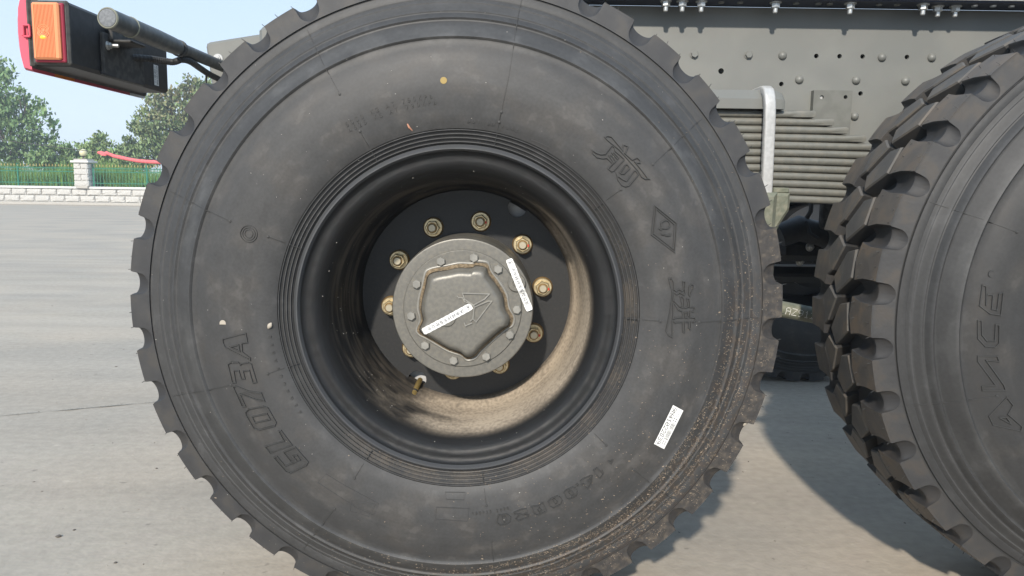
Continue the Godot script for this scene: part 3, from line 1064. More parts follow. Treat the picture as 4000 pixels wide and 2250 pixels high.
func front_wheel_details(w: Node3D) -> void:
	# the domed cover with its lobed outline
	var o := Vector2(4, -10)
	var poly: Array[Vector2] = []
	for i in range(0, BOSS.size(), 2):
		poly.append(Vector2(BOSS[i], BOSS[i + 1]))
	var outline := PackedVector2Array()
	var n := poly.size()
	for i in n:
		for k in 5:
			var f := k / 5.0
			var a: Vector2 = poly[(i + n - 1) % n]
			var b: Vector2 = poly[i]
			var c: Vector2 = poly[(i + 1) % n]
			var d: Vector2 = poly[(i + 2) % n]
			outline.append(b.cubic_interpolate(c, a, d, f))
	var levels := [[1.0, 0.0], [0.992, 1.0], [0.965, 5.0], [0.935, 14.0], [0.905, 21.0], [0.87, 26.0], [0.83, 28.6], [0.77, 29.8], [0.5, 30.4], [0.02, 31.0]]
	var rings := []
	for l: Array in levels:
		var ring := PackedVector3Array()
		for i in range(outline.size() - 1, -1, -1):
			var v: Vector2 = o + (outline[i] - o) * l[0]
			ring.append(Vector3(v.x * 0.001, v.y * 0.001, -0.0313 + l[1] * 0.001))
		ring.reverse()
		rings.append(ring)
	var s := Soup.new()
	s.loft(rings, true, false, true)
	if s.p.size() > 3 and (s.p[1] - s.p[0]).cross(s.p[2] - s.p[0]).dot(s.p[0] - Vector3(0.004, -0.01, s.p[0].z)) < 0.0:
		for i in range(0, s.p.size(), 3):
			var q := s.p[i + 1]
			s.p[i + 1] = s.p[i + 2]
			s.p[i + 2] = q
	part("hub_cover", s.mesh(50.0), M.hub, w)
	var lip := Soup.new()
	var lip_rings := []
	for l: Array in [[1.075, -0.0313], [1.058, -0.0288], [1.040, -0.0282], [1.022, -0.0290], [1.0, -0.0313]]:
		var ring := PackedVector3Array()
		for i in outline.size():
			var q := o + (outline[i] - o) * float(l[0])
			ring.append(Vector3(q.x * 0.001, q.y * 0.001, l[1]))
		if Geometry2D.is_polygon_clockwise(outline):
			ring.reverse()
		lip_rings.append(ring)
	lip.loft(lip_rings, true, false, false)
	part("cover_lip", lip.mesh(60.0), M.hub_light, w)
	var ds := Soup.new()
	var inner := PackedVector3Array()
	var outer := PackedVector3Array()
	var high := PackedVector3Array()
	for i in outline.size():
		var wob := 1.0 + 0.010 * sin(i * 0.33) + 0.008 * sin(i * 0.13)
		var a := o + (outline[i] - o) * 1.020 * wob
		var b := o + (outline[i] - o) * 0.975
		var c := o + (outline[i] - o) * (0.957 + 0.006 * sin(i * 0.27))
		outer.append(Vector3(a.x * 0.001, a.y * 0.001, -0.0293))
		inner.append(Vector3(b.x * 0.001, b.y * 0.001, -0.0258))
		high.append(Vector3(c.x * 0.001, c.y * 0.001, -0.0200))
	if Geometry2D.is_polygon_clockwise(outline):
		outer.reverse(); inner.reverse(); high.reverse()
	ds.loft([outer, inner, high], true, false, false)
	part("road_dust", ds.mesh(60.0), M.dust, w)

	# raised emblem, plugs
	var e := Soup.new()
	var z := -0.0006
	for q: Array in [[4, 30, 56, 29, 47, 19, 26, 7, 8, 18], [61, 15, 31, -26, 24, -20, 27, 3, 54, 15], [-6, 24, -3, 21, 4, 21, 8, 14, 21, 9, 27, 4, 25, -20, 20, -24], [8, -29, 10, -34, 22, -29]]:
		var line := PackedVector3Array()
		for i in range(0, q.size(), 2):
			line.append(Vector3(q[i] * 0.001, q[i + 1] * 0.001, z - 0.0000006 * (q[i] * q[i] + q[i + 1] * q[i + 1]) * 0.5))
		e.bead(line, 0.0034, 0.0034, q.size() == 10)
	part("emblem", e.mesh(20.0), M.hub_light, w)
	var plug := Soup.new()
	plug.spin([Vector2(0.0165, -0.004), Vector2(0.0165, 0.0015), Vector2(0.0150, 0.0030), Vector2(0.0, 0.0030)], 28, at3(-0.026, -0.020, -0.0008))
	part("drain_plug", plug.mesh(35.0), M.hub, w)
	plug = Soup.new()
	plug.spin([Vector2(0.0180, -0.004), Vector2(0.0180, 0.004), Vector2(0.0165, 0.0055), Vector2(0.008, 0.0055), Vector2(0.0075, 0.002), Vector2(0.0, 0.002)], 28, at3(0.109, 0.048, -0.0325))
	part("filler_plug", plug.mesh(35.0), M.hub, w)

	# the two torn paper seals
	paper_seal(w, Vector2(-74, -48.5), Vector2(22, 5.5), 14.0, [[0.0, -6.5], [0.07, -2.6], [0.2, -0.6], [0.34, -0.4], [0.38, 2.6], [0.64, 2.6], [0.68, -0.2], [1.0, 0.2]], true)
	paper_seal(w, Vector2(93, 95), Vector2(136, -7), 14.0, [[0.0, -34.6], [0.12, -34.4], [0.25, -31.3], [0.285, -26.2], [0.61, -26.2], [0.65, -31.3], [0.88, -34.4], [0.95, -33.6], [1.0, -31.4]], false)

	# valve, stem clip and weights
	var v := Soup.new()
	v.tube([Vector3(-0.103, -0.195, -0.203), Vector3(-0.1055, -0.200, -0.178), Vector3(-0.109, -0.209, -0.165)], [0.0060, 0.0060, 0.0060], 10)
	v.tube([Vector3(-0.109, -0.2085, -0.166), Vector3(-0.1155, -0.2235, -0.142), Vector3(-0.1225, -0.2425, -0.114)], [0.0070, 0.0074, 0.0070], 12)
	v.tube([Vector3(-0.1225, -0.2425, -0.114), Vector3(-0.1245, -0.2475, -0.107)], [0.0060, 0.0057], 12)
	part("valve_stem", v.mesh(40.0), M.brass, w)
	v = Soup.new()
	v.tube([Vector3(-0.110, -0.212, -0.162), Vector3(-0.104, -0.222, -0.158), Vector3(-0.096, -0.230, -0.152), Vector3(-0.088, -0.2335, -0.150)], 0.0028, 8)
	v.spin([Vector2(0.0072, -0.002), Vector2(0.0078, 0.0), Vector2(0.0072, 0.003)], 14, Transform3D(Basis.looking_at(Vector3(0.3, 0.65, -0.7)), Vector3(-0.1095, -0.210, -0.1635)))
	part("valve_clip", v.mesh(50.0), M.black_plastic, w)

	# things moulded on or stuck to the tyre's face
	tag(part("raised_model_code", marking(MODEL_MARK), M.marking, w), "raised model code GL073A reading up the left of the tyre", "")
	tag(part("raised_character", marking(FRONT_MARK), M.marking, w), "upper of the two raised Chinese characters on the tyre", "")
	tag(part("raised_character", marking(ADVANCE_MARK), M.marking, w), "lower of the two raised Chinese characters on the tyre", "")
	tag(part("raised_diamond", marking(DIAMOND_MARK), M.marking, w), "raised diamond with two letters between the raised characters", "")
	tag(part("raised_size_code", marking(SIZE_MARK, 0.0021, 0.0024), M.marking, w), "raised size code 14.00R20 along the foot of the tyre", "")
	for q: Array in [[-251, -314, -217, -336, -151, -372, -161, -396, -193, -382, -268, -331], [-203, -366, -157, -373, -169, -399, -207, -388], [-40, -378, 23, -380, 20, -405, -42, -402], [-23, -350, 15, -350, 14, -364, -22, -363], [132, 322, 148, 316, 165, 308, 163, 301, 134, 315]]:
		part("raised_panel", marking([q], 0.0015, 0.0008), M.marking_soft, w)
	var cc := Soup.new()
	for r: float in [0.0165, 0.0125, 0.0085]:
		cc.spin([Vector2(r, -0.001), Vector2(r - 0.0005, 0.0012), Vector2(r - 0.0016, 0.0012), Vector2(r - 0.0021, -0.001)], 24, at3(-0.386, 0.144, side_z(0.412)))
	part("raised_ring", cc.mesh(40.0), M.marking, w)
	part("raised_small_text", arc_text("180PSI 20PR", 0.391, 274.5, -1.0, 0.006, true), M.marking, w)
	# hatching inside the large code
	var hs := Soup.new()
	for q: Array in MODEL_MARK:
		var pg := PackedVector2Array()
		for i in range(0, q.size(), 2):
			pg.append(Vector2(q[i], q[i + 1]))
		if pg.size() < 5 and pg.size() != 4:
			continue
		if q == MODEL_MARK[5]:
			continue
		for k in range(-170, 40):
			var cut := Geometry2D.intersect_polyline_with_polygon(PackedVector2Array([Vector2(-460, -160 + k * 3.2 - 140), Vector2(-280, -160 + k * 3.2 - 80)]), pg)
			for piece in cut:
				if piece.size() == 2 and piece[0].distance_to(piece[1]) > 2.0:
					var m := (piece[0] + piece[1]) * 0.5
					if Geometry2D.is_point_in_polygon(m, PackedVector2Array([Vector2(-403, -195), Vector2(-396, -188), Vector2(-367, -182), Vector2(-344, -213), Vector2(-347, -220), Vector2(-378, -229), Vector2(-402, -201)])) and Geometry2D.is_point_in_polygon(m, PackedVector2Array([Vector2(-392, -203), Vector2(-361, -195), Vector2(-353, -207), Vector2(-385, -217)])):
						continue
					hs.bead(PackedVector3Array([Vector3(piece[0].x * 0.001, piece[0].y * 0.001, side_z(piece[0].length() * 0.001)), Vector3(piece[1].x * 0.001, piece[1].y * 0.001, side_z(piece[1].length() * 0.001))]), 0.0013, 0.0011)
	tag(part("raised_hatching", hs.mesh(20.0), M.marking, w), "", "", "", "stuff")
	part("raised_small_text", arc_text("DOT 0D 7342", 0.3545, 87.3, 1.45, 0.0068), M.marking, w)
	part("raised_small_text", arc_text("5000 KG AT 790KPa", 0.399, 120.5, 1.45, 0.0080), M.marking, w)
	part("raised_small_text", arc_text("4625 KG AT 790KPa", 0.388, 120.5, 1.5, 0.0080), M.marking, w)
	part("raised_small_text", arc_text("REGROOVABLE", 0.3575, 213.0, 2.5, 0.0070), M.marking, w)
	# barcode label pressed onto the rubber
	var ls := Soup.new()
	var c0 := Vector2(408, -169)
	var c1 := Vector2(429, -181)
	var c2 := Vector2(396, -258)
	var c3 := Vector2(375, -246)
	var grid := []
	for i in 9:
		var row := []
		for j in 4:
			var q := c0.lerp(c3, i / 8.0).lerp(c1.lerp(c2, i / 8.0), j / 3.0) * 0.001
			row.append(Vector3(q.x, q.y, side_z(q.length()) + 0.0011))
		grid.append(row)
	for i in 8:
		for j in 3:
			var ta := Vector2(i / 8.0, 1.0 - j / 3.0)
			var tb := Vector2((i + 1) / 8.0, 1.0 - j / 3.0)
			var tc := Vector2((i + 1) / 8.0, 1.0 - (j + 1) / 3.0)
			var td := Vector2(i / 8.0, 1.0 - (j + 1) / 3.0)
			ls.tri(grid[i][j], grid[i + 1][j], grid[i + 1][j + 1], ta, tb, tc)
			ls.tri(grid[i][j], grid[i + 1][j + 1], grid[i][j + 1], ta, tc, td)
	tag(part("barcode_label", ls.mesh(60.0), M.label, w), "white barcode label printed 9N41022839", "")
	var dot := Soup.new()
	dot.spin([Vector2(0.0062, 0.0), Vector2(0.0060, 0.0008), Vector2(0.0, 0.0009)], 18, at3(-0.028, 0.424, side_z(0.4255) + 0.0003))
	tag(part("paint_dot", dot.mesh(), M.yellow_dot, w), "yellow paint dot near the top of the sidewall", "")
	dot = Soup.new()
	var half := PackedVector2Array()
	for i in 11:
		half.append(Vector2.from_angle(PI * i / 10.0) * 0.0058)
	half.append_array([Vector2(-0.0058, -0.0025), Vector2(0.0058, -0.0025)])
	dot.slab(half, 0.0, 0.0009, 0.0002, at3(-0.440, -0.024, side_z(0.4405)))
	tag(part("paint_dot", dot.mesh(), M.ivory, w), "ivory half-round dot left of the hub", "")
	var st := Soup.new()
	var blob := []
	for k in 7:
		var ring := PackedVector3Array()
		var f := sin(PI * (k + 0.4) / 6.8)
		for i in 9:
			var a := TAU * i / 9.0
			ring.append(Vector3(0, 0, side_z(0.354) + 0.003) + Vector3(-0.353, -0.028, 0) + Basis(Vector3(0, 0, 1), 1.05) * Vector3((k - 3) * 0.0022, cos(a) * 0.0045 * f, sin(a) * 0.0034 * f))
		blob.append(ring)
	st.loft(blob)
	part("stuck_pebble", st.mesh(60.0), M.ivory, w)
	for q: Vector3 in [Vector3(-21.6, 0.613, 1.0), Vector3(-31.2, 0.615, 0.75), Vector3(-50.8, 0.612, 0.9)]:
		var lodged := st.mesh(60.0)
		var away := Vector3(cos(deg_to_rad(q.x)) * q.y, sin(deg_to_rad(q.x)) * q.y, -0.010)
		part("lodged_stone", lodged, M.ivory, w, Transform3D(Basis.from_scale(Vector3.ONE * q.z), away - Vector3(-0.353, -0.028, side_z(0.354) + 0.003) * q.z))
	st = Soup.new()
	st.tube([Vector3(-0.094, 0.347, side_z(0.357) + 0.001), Vector3(-0.091, 0.341, side_z(0.353) + 0.002), Vector3(-0.085, 0.335, side_z(0.346) + 0.001)], [0.0012, 0.0022, 0.0009], 6)
	part("rubber_scrap", st.mesh(60.0), M.scrap, w)

	# grit and straw thrown up onto the lower right of the tyre
	var chip := Soup.new()
	chip.box(Vector3.ZERO, Vector3(1.0, 0.55, 0.35), 0.12)
	var where: Array[Transform3D] = []
	var tints := PackedColorArray()
	for i in 9500:
		var a := deg_to_rad(-45.0 + rng.randfn(0.0, 30.0))
		var r := rng.randf_range(0.50, 0.592) if rng.randf() < 0.82 else rng.randf_range(0.31, 0.50)
		if rng.randf() < 0.16:
			r = rng.randf_range(0.598, 0.628)
		if r > 0.31 and r < 0.5 and rng.randf() < 0.6:
			continue
		if a > deg_to_rad(12.0) and rng.randf() < 0.6:
			continue
		var zz := side_z(r) if r < 0.595 else 0.0042 - 0.0095 * (r - 0.5955) / 0.04
		if r > 0.598:
			var notch := absf(fposmod(rad_to_deg(a) - NOTCH_PHASE + 5.0, 10.0) - 5.0)
			if notch < 2.6:
				zz -= rng.randf_range(0.01, 0.05)
				r = minf(r, 0.604)
		if sin(r * 210.0 + sin(a * 9.0) * 2.0) + rng.randf_range(-0.9, 0.9) < -0.3:
			continue
		var sh := belt_shift(r)
		var size := rng.randf_range(0.0007, 0.0017) * (1.9 if rng.randf() < 0.04 else 1.0)
		where.append(Transform3D(Basis.from_euler(Vector3(rng.randf_range(-0.4, 0.4), rng.randf_range(-0.4, 0.4), rng.randf() * TAU)).scaled(Vector3(size * rng.randf_range(0.8, 2.4), size, size)), Vector3(cos(a) * r + sh.x, sin(a) * r + sh.y, zz + size * 0.1)))
		var g := rng.randf_range(0.5, 1.1)
		tints.append(Color(0.27 * g, 0.215 * g, 0.16 * g))
	tag(scatter("road_grit", chip.mesh(20.0), M.chip, where, tints, w), "", "", "", "stuff")
	where = []
	tints = PackedColorArray()
	for i in 260:
		var a := deg_to_rad(rng.randf() * 360.0)
		var r := 0.0
		var zz := 0.0
		if rng.randf() < 0.5:
			zz = rng.randf_range(-0.15, 0.03)
			r = 0.2515 - (zz + 0.03) * -0.09 - 0.001 if zz < -0.03 else lerpf(0.2515, 0.268, (zz + 0.03) / 0.06) - 0.002
		else:
			r = rng.randf_range(0.33, 0.63)
			zz = side_z(r)
			if r > 0.595:
				zz = 0.0042 - 0.0095 * (r - 0.5955) / 0.04
				if absf(fposmod(rad_to_deg(a) - NOTCH_PHASE + 5.0, 10.0) - 5.0) < 2.8:
					continue
		var sh := belt_shift(r)
		var size := rng.randf_range(0.0006, 0.0015)
		where.append(Transform3D(Basis.from_euler(Vector3(rng.randf() * 0.5, rng.randf() * 0.5, rng.randf() * TAU)).scaled(Vector3(size * rng.randf_range(0.9, 2.0), size, size)), Vector3(cos(a) * r + sh.x, sin(a) * r + sh.y, zz + size * 0.1)))
		var g := rng.randf_range(0.6, 1.3)
		tints.append(Color(0.45 * g, 0.43 * g, 0.39 * g))
	tag(scatter("pale_flecks", chip.mesh(20.0), M.chip, where, tints, w), "", "", "", "stuff")


func paper_seal(w: Node3D, a: Vector2, b: Vector2, width: float, heights: Array, flip: bool) -> void:
	var s := Soup.new()
	var d := (b - a).normalized()
	var side := Vector2(-d.y, d.x)
	var rows := []
	var n := 28
	for i in n + 1:
		var f := float(i) / n
		var h: float = heights[-1][1]
		for k in heights.size() - 1:
			if f >= heights[k][0] and f <= heights[k + 1][0]:
				h = lerpf(heights[k][1], heights[k + 1][1], (f - heights[k][0]) / (heights[k + 1][0] - heights[k][0]))
		var ragged := 1.0 + 0.05 * sin(i * 2.3) - (0.25 if i == 0 or i == n else 0.0)
		var row := []
		for j in 3:
			var q := a.lerp(b, f) + side * width * 0.5 * ragged * (j - 1.0)
			row.append(Vector3(q.x, q.y, h + 0.9 + 0.35 * sin(i * 0.9 + j)) * 0.001)
		rows.append(row)
	for i in n:
		for j in 2:
			var u0 := float(i) / n
			var u1 := float(i + 1) / n
			var v0 := 1.0 - j * 0.5
			var v1 := 1.0 - (j + 1) * 0.5
			if flip:
				u0 = 1.0 - u0; u1 = 1.0 - u1; v0 = 1.0 - v0; v1 = 1.0 - v1
			s.tri(rows[i][j], rows[i + 1][j], rows[i + 1][j + 1], Vector2(u0, v0), Vector2(u1, v0), Vector2(u1, v1))
			s.tri(rows[i][j], rows[i + 1][j + 1], rows[i][j + 1], Vector2(u0, v0), Vector2(u1, v1), Vector2(u0, v1))
	tag(part("paper_seal", s.mesh(60.0), M.seal, w), "torn white paper seal across the domed cover" if flip else "torn white paper seal over the filler plug", "")


# A plate in the xy plane with round holes through it.
func holed_plate(x0: float, x1: float, y0: float, y1: float, z0: float, z1: float, holes: Array) -> ArrayMesh:
	var s := Soup.new()
	var xs := [x0, x1]
	var ys := [y0, y1]
	for h: Vector3 in holes:
		xs.append_array([h.x - h.z * 1.6, h.x + h.z * 1.6])
		ys.append_array([h.y - h.z * 1.6, h.y + h.z * 1.6])
	xs.sort()
	ys.sort()
	var f := Vector3(0, 0, 1)
	for i in xs.size() - 1:
		for j in ys.size() - 1:
			var o := Vector2((xs[i] + xs[i + 1]) * 0.5, (ys[j] + ys[j + 1]) * 0.5)
			var inside := false
			for h: Vector3 in holes:
				if absf(o.x - h.x) < h.z * 1.6 and absf(o.y - h.y) < h.z * 1.6:
					inside = true
			if not inside:
				s.quad(Vector3(xs[i], ys[j], z1), Vector3(xs[i + 1], ys[j], z1), Vector3(xs[i + 1], ys[j + 1], z1), Vector3(xs[i], ys[j + 1], z1))
	for h: Vector3 in holes:
		var k := 24
		for i in k:
			var a := TAU * i / k
			var b := TAU * (i + 1) / k
			var edge := func(t: float) -> Vector2: return Vector2(cos(t), sin(t)) / maxf(absf(cos(t)), absf(sin(t))) * h.z * 1.6
			var ea: Vector2 = edge.call(a)
			var eb: Vector2 = edge.call(b)
			var pa := Vector3(h.x + cos(a) * h.z, h.y + sin(a) * h.z, z1)
			var pb := Vector3(h.x + cos(b) * h.z, h.y + sin(b) * h.z, z1)
			s.quad(pa, Vector3(h.x + ea.x, h.y + ea.y, z1), Vector3(h.x + eb.x, h.y + eb.y, z1), pb)
			s.quad_toward(pa, pb, pb + Vector3(0, 0, z0 - z1), pa + Vector3(0, 0, z0 - z1), Vector3(h.x, h.y, z1) - pa)
	s.quad(Vector3(x0, y0, z1), Vector3(x0, y1, z1), Vector3(x0, y1, z0), Vector3(x0, y0, z0))
	s.quad(Vector3(x1, y0, z0), Vector3(x1, y1, z0), Vector3(x1, y1, z1), Vector3(x1, y0, z1))
	s.quad(Vector3(x0, y0, z0), Vector3(x1, y0, z0), Vector3(x1, y0, z1), Vector3(x0, y0, z1))
	s.quad(Vector3(x0, y1, z1), Vector3(x1, y1, z1), Vector3(x1, y1, z0), Vector3(x0, y1, z0))
	return s.mesh(25.0)


func frame_rail(truck: Node3D) -> void:
	var f := group_node("frame_rail", truck)
	var holes := []
	for q: Vector2 in [Vector2(0.890, 1.2300), Vector2(0.951, 1.2303), Vector2(1.0114, 1.2304), Vector2(1.1277, 1.2306), Vector2(0.8024, 1.1572), Vector2(1.0127, 1.1355), Vector2(1.34, 1.230), Vector2(1.40, 1.230)]:
		holes.append(Vector3(q.x, q.y, 0.0060))
	holes.append(Vector3(0.6421, 1.1881, 0.0074))
	part("web", holed_plate(-0.27, 2.9, 0.99, 1.3505, -0.612, -0.600, holes), M.olive, f)
	var s := Soup.new()
	s.box(Vector3(1.315, 1.3555, -0.5570), Vector3(3.17, 0.0100, 0.085), 0.002)
	part("top_flange", s.mesh(), M.shade_navy, f)  # dark blue carries the shade under the flange in its colour
	s = Soup.new()
	s.box(Vector3(1.315, 1.3605, -0.5115), Vector3(3.17, 0.012, 0.006), 0.002)
	part("lit_flange_edge", s.mesh(), M.coping, f)  # pale strip added as the sunlit edge of the flange
	s = Soup.new()
	s.box(Vector3(1.315, 0.984, -0.572), Vector3(3.17, 0.010, 0.078), 0.003)
	part("bottom_flange", s.mesh(), M.olive, f)
	s = Soup.new()
	s.box(Vector3(1.32, 1.413, -0.600), Vector3(3.15, 0.098, 0.055), 0.004)
	part("subframe", s.mesh(), M.olive, f)
	s = Soup.new()
	s.box(Vector3(1.32, 1.165, -0.640), Vector3(3.16, 0.335, 0.014), 0.002)
	part("added_dark_backing", s.mesh(), M.black_paint, f)  # added dark plate so that no sky shows through the web holes
	var rivet := Soup.new()
	rivet.spin([Vector2(0.0112, 0.0), Vector2(0.0108, 0.0030), Vector2(0.0088, 0.0064), Vector2(0.0055, 0.0088), Vector2(0.0022, 0.0098), Vector2(0.0, 0.0102)], 20)
	var rm := rivet.mesh(50.0)
	for q: Vector2 in [Vector2(0.8011, 1.2296), Vector2(1.0620, 1.2287), Vector2(1.1925, 1.2297), Vector2(0.8486, 1.1689), Vector2(0.9981, 1.1693), Vector2(1.1280, 1.1690), Vector2(1.0004, 1.0765), Vector2(1.26, 1.169), Vector2(1.30, 1.2297)]:
		part("rivet", rm, M.olive, f, at3(q.x, q.y, -0.600))
	var hb := bolt_shape(0.0092, 0.007, 0.0115, 0.002, 0.0, 0.0)
	for q: Vector2 in [Vector2(0.5696, 1.2293), Vector2(0.7118, 1.2300)]:
		part("bolt", hb, M.olive, f, Transform3D(Basis(Vector3(0, 0, 1), q.x * 3.0), Vector3(q.x, q.y, -0.600)))
	# nuts under the flange, hanging down; then the open holes further right
	var nut := bolt_shape(0.0110, 0.0115, 0.0150, 0.003, 0.0062, 0.012)
	var down := Basis(Vector3(1, 0, 0), PI / 2.0)
	for x: float in [0.4789, 0.5206, 0.5687, 0.7562, 0.9452, 1.1295]:
		part("flange_nut", nut, M.zinc, f, Transform3D(down * Basis(Vector3(0, 0, 1), x * 5.0), Vector3(x, 1.3503, -0.540)))
	for x: float in [1.1756, 1.2202]:
		part("flange_nut", nut, M.zinc, f, Transform3D(down * Basis(Vector3(0, 0, 1), x * 5.0), Vector3(x, 1.3503, -0.556)))
	var stud := Soup.new()
	stud.spin([Vector2(0.0075, 0.0), Vector2(0.0072, 0.0035), Vector2(0.0, 0.0042)], 14)
	var sm := stud.mesh(40.0)
	for x: float in [0.62, 0.668, 0.81, 0.866, 0.895, 1.02, 1.066, 1.2623, 1.3089, 1.3555, 1.40, 1.45]:
		part("flange_rivet", sm, M.zinc if x > 1.2 else M.olive, f, Transform3D(down, Vector3(x, 1.3504, -0.545)))
	# stop plate bolted to the web
	part("stop_plate", holed_plate(0.882, 0.983, 1.022, 1.140, -0.5995, -0.580, [Vector3(0.9036, 1.1221, 0.0052), Vector3(0.9656, 1.1234, 0.0052)]), M.olive_dark, f)
	s = Soup.new()
	s.box(Vector3(0.9036, 1.1221, -0.591), Vector3(0.009, 0.009, 0.012), 0.001)
	part("bolt_end", s.mesh(), M.silver, f)
	# the other rail and cross members, far side
	s = Soup.new()
	s.box(Vector3(1.14, 1.18, -1.72), Vector3(3.5, 0.36, 0.012), 0.002)
	part("far_rail", s.mesh(), M.olive, f)
	for x: float in [-0.50, 0.72, 2.1]:
		s = Soup.new()
		s.box(Vector3(x, 1.16, -1.165), Vector3(0.16, 0.26, 1.09), 0.01)
		part("cross_member", s.mesh(), M.olive, f)
	# end plate of the rear cross member, left of the wheel
	s = Soup.new()
	s.slab(PackedVector2Array([Vector2(-0.745, 1.06), Vector2(-0.20, 1.06), Vector2(-0.20, 1.362), Vector2(-0.628, 1.292), Vector2(-0.757, 1.2705), Vector2(-0.7665, 1.266), Vector2(-0.7685, 1.256)]), -0.82, -0.745, 0.006)
	part("end_plate", s.mesh(35.0), M.olive, f)
	var eb := bolt_shape(0.010, 0.007, 0.014, 0.003, 0.006, 0.004)
	part("bolt", eb, M.silver, f, at3(-0.735, 1.224, -0.745))
	part("bolt", eb, M.silver, f, at3(-0.738, 1.134, -0.745))


func leaf_spring(truck: Node3D) -> void:
	var g := group_node("leaf_spring", truck)
	for i in 12:
		var s := Soup.new()
		var top := 1.0765 - 0.01888 * i
		var tip := 0.848 + 0.0435 * i + 0.004 * sin(i * 2.0)
		var mid := 0.60
		var half := tip - mid
		var rings := []
		for k in 25:
			var f := -1.0 + k / 12.0
			var x := mid + half * f
			var sag := 0.05 * pow(half * f, 2.0) * (0.15 + i / 12.0)
			var e := clampf((absf(half * f) - half + 0.075) / 0.075, 0.0, 1.0)
			var hgt := 0.0184 * (1.0 - 0.10 * e)
			var rnd := lerpf(0.006, 0.002, smoothstep(0.2, 0.6, e))
			var zf := -0.470 + 0.0022 * smoothstep(0.25, 0.6, e)
			var y1 := top - sag
			var y0 := y1 - hgt
			if k == 0 or k == 24:
				y0 += 0.003; y1 -= 0.003
			var ym := (y0 + y1) * 0.5
			if k == 1 or k == 23:
				x = mid + half * f * (half - 0.004) / (half * 11.0 / 12.0)
			if k == 2 or k == 22:
				x = mid + signf(f) * (half - 0.045)
			rings.append(PackedVector3Array([Vector3(x, y1, -0.560), Vector3(x, y0, -0.560), Vector3(x, y0, zf - rnd * 1.3), Vector3(x, y0 + rnd * 0.45, zf - rnd * 0.4), Vector3(x, ym, zf), Vector3(x, y1 - rnd * 0.45, zf - rnd * 0.4), Vector3(x, y1, zf - rnd * 1.3)]))
		s.loft(rings)
		fix_out(s, Vector3(mid, top - 0.009, -0.515))
		part("leaf", s.mesh(50.0), M.spring, g)
	# cap on top of the pack
	var c := Soup.new()
	var rings := []
	for q: Array in [[0.40, 0.0], [0.735, 0.0], [0.752, 0.004], [0.762, 0.010], [0.7665, 0.020]]:
		var d: float = q[1]
		rings.append(PackedVector3Array([Vector3(q[0], 1.125 - d * 0.5, -0.565 + d * 0.2), Vector3(q[0], 1.077, -0.565), Vector3(q[0], 1.077, -0.452 - d * 0.3), Vector3(q[0], 1.101 - d * 0.2, -0.452 - d * 0.3), Vector3(q[0], 1.1245 - d * 0.6, -0.474 - d * 0.2)]))
	c.loft(rings)
	fix_out(c, Vector3(0.58, 1.10, -0.51))
	part("spring_cap", c.mesh(30.0), M.olive, g)
	for x: float in [0.722, 0.478]:
		var u := Soup.new()
		var path := [Vector3(x + 0.003, 0.80, -0.437), Vector3(x + 0.0025, 0.93, -0.4365), Vector3(x + 0.001, 1.05, -0.436), Vector3(x, 1.084, -0.437), Vector3(x - 0.001, 1.103, -0.441), Vector3(x - 0.001, 1.117, -0.451), Vector3(x - 0.001, 1.124, -0.468), Vector3(x - 0.001, 1.125, -0.49), Vector3(x - 0.001, 1.125, -0.555), Vector3(x - 0.001, 1.11, -0.582), Vector3(x, 1.09, -0.593), Vector3(x, 0.85, -0.593)]
		var strap := []
		for k in path.size():
			var d: Vector3 = (path[mini(k + 1, path.size() - 1)] - path[maxi(k - 1, 0)]).normalized()
			var side := Vector3(1, 0, 0)
			var out := side.cross(d).normalized()
			var ring := PackedVector3Array()
			for co: Vector2 in [Vector2(0.0138, -0.006), Vector2(0.0138, 0.006), Vector2(0.0118, 0.0092), Vector2(0.0085, 0.0104), Vector2(-0.0085, 0.0104), Vector2(-0.0118, 0.0092), Vector2(-0.0138, 0.006), Vector2(-0.0138, -0.006), Vector2(-0.0110, -0.0095), Vector2(0.0110, -0.0095)]:
				ring.append(path[k] + side * co.x + out * co.y)
			strap.append(ring)
		u.loft(strap)
		fix_out(u, Vector3(x, 0.98, -0.515))
		part("u_bolt", u.mesh(50.0), M.silver, g)
	# cast saddle that carries the pack
	var sd := Soup.new()
	sd.slab(PackedVector2Array([Vector2(0.56, 0.600), Vector2(0.762, 0.600), Vector2(0.762, 0.700), Vector2(0.760, 0.768), Vector2(0.772, 0.795), Vector2(0.7920, 0.828), Vector2(0.7935, 0.838), Vector2(0.7925, 0.872), Vector2(0.56, 0.8755)]), -0.60, -0.455, 0.007)
	sd.slab(PackedVector2Array([Vector2(0.690, 0.610), Vector2(0.752, 0.610), Vector2(0.750, 0.720), Vector2(0.748, 0.790), Vector2(0.750, 0.8735), Vector2(0.690, 0.8735)]), -0.46, -0.415, 0.012)
	sd.box(Vector3(0.772, 0.879, -0.50), Vector3(0.040, 0.013, 0.07), 0.002)
	sd.box(Vector3(0.778, 0.851, -0.50), Vector3(0.036, 0.014, 0.07), 0.002)
	part("saddle", sd.mesh(35.0), M.olive_cast, g)


# Turn a closed skin right side out when it was lofted the other way round.
func fix_out(s: Soup, inside: Vector3) -> void:
	var sum := 0.0
	for i in range(0, s.p.size(), 3):
		sum += (s.p[i + 1] - s.p[i]).cross(s.p[i + 2] - s.p[i]).dot(s.p[i] - inside)
	if sum < 0.0:
		for i in range(0, s.p.size(), 3):
			var q := s.p[i + 1]
			s.p[i + 1] = s.p[i + 2]
			s.p[i + 2] = q


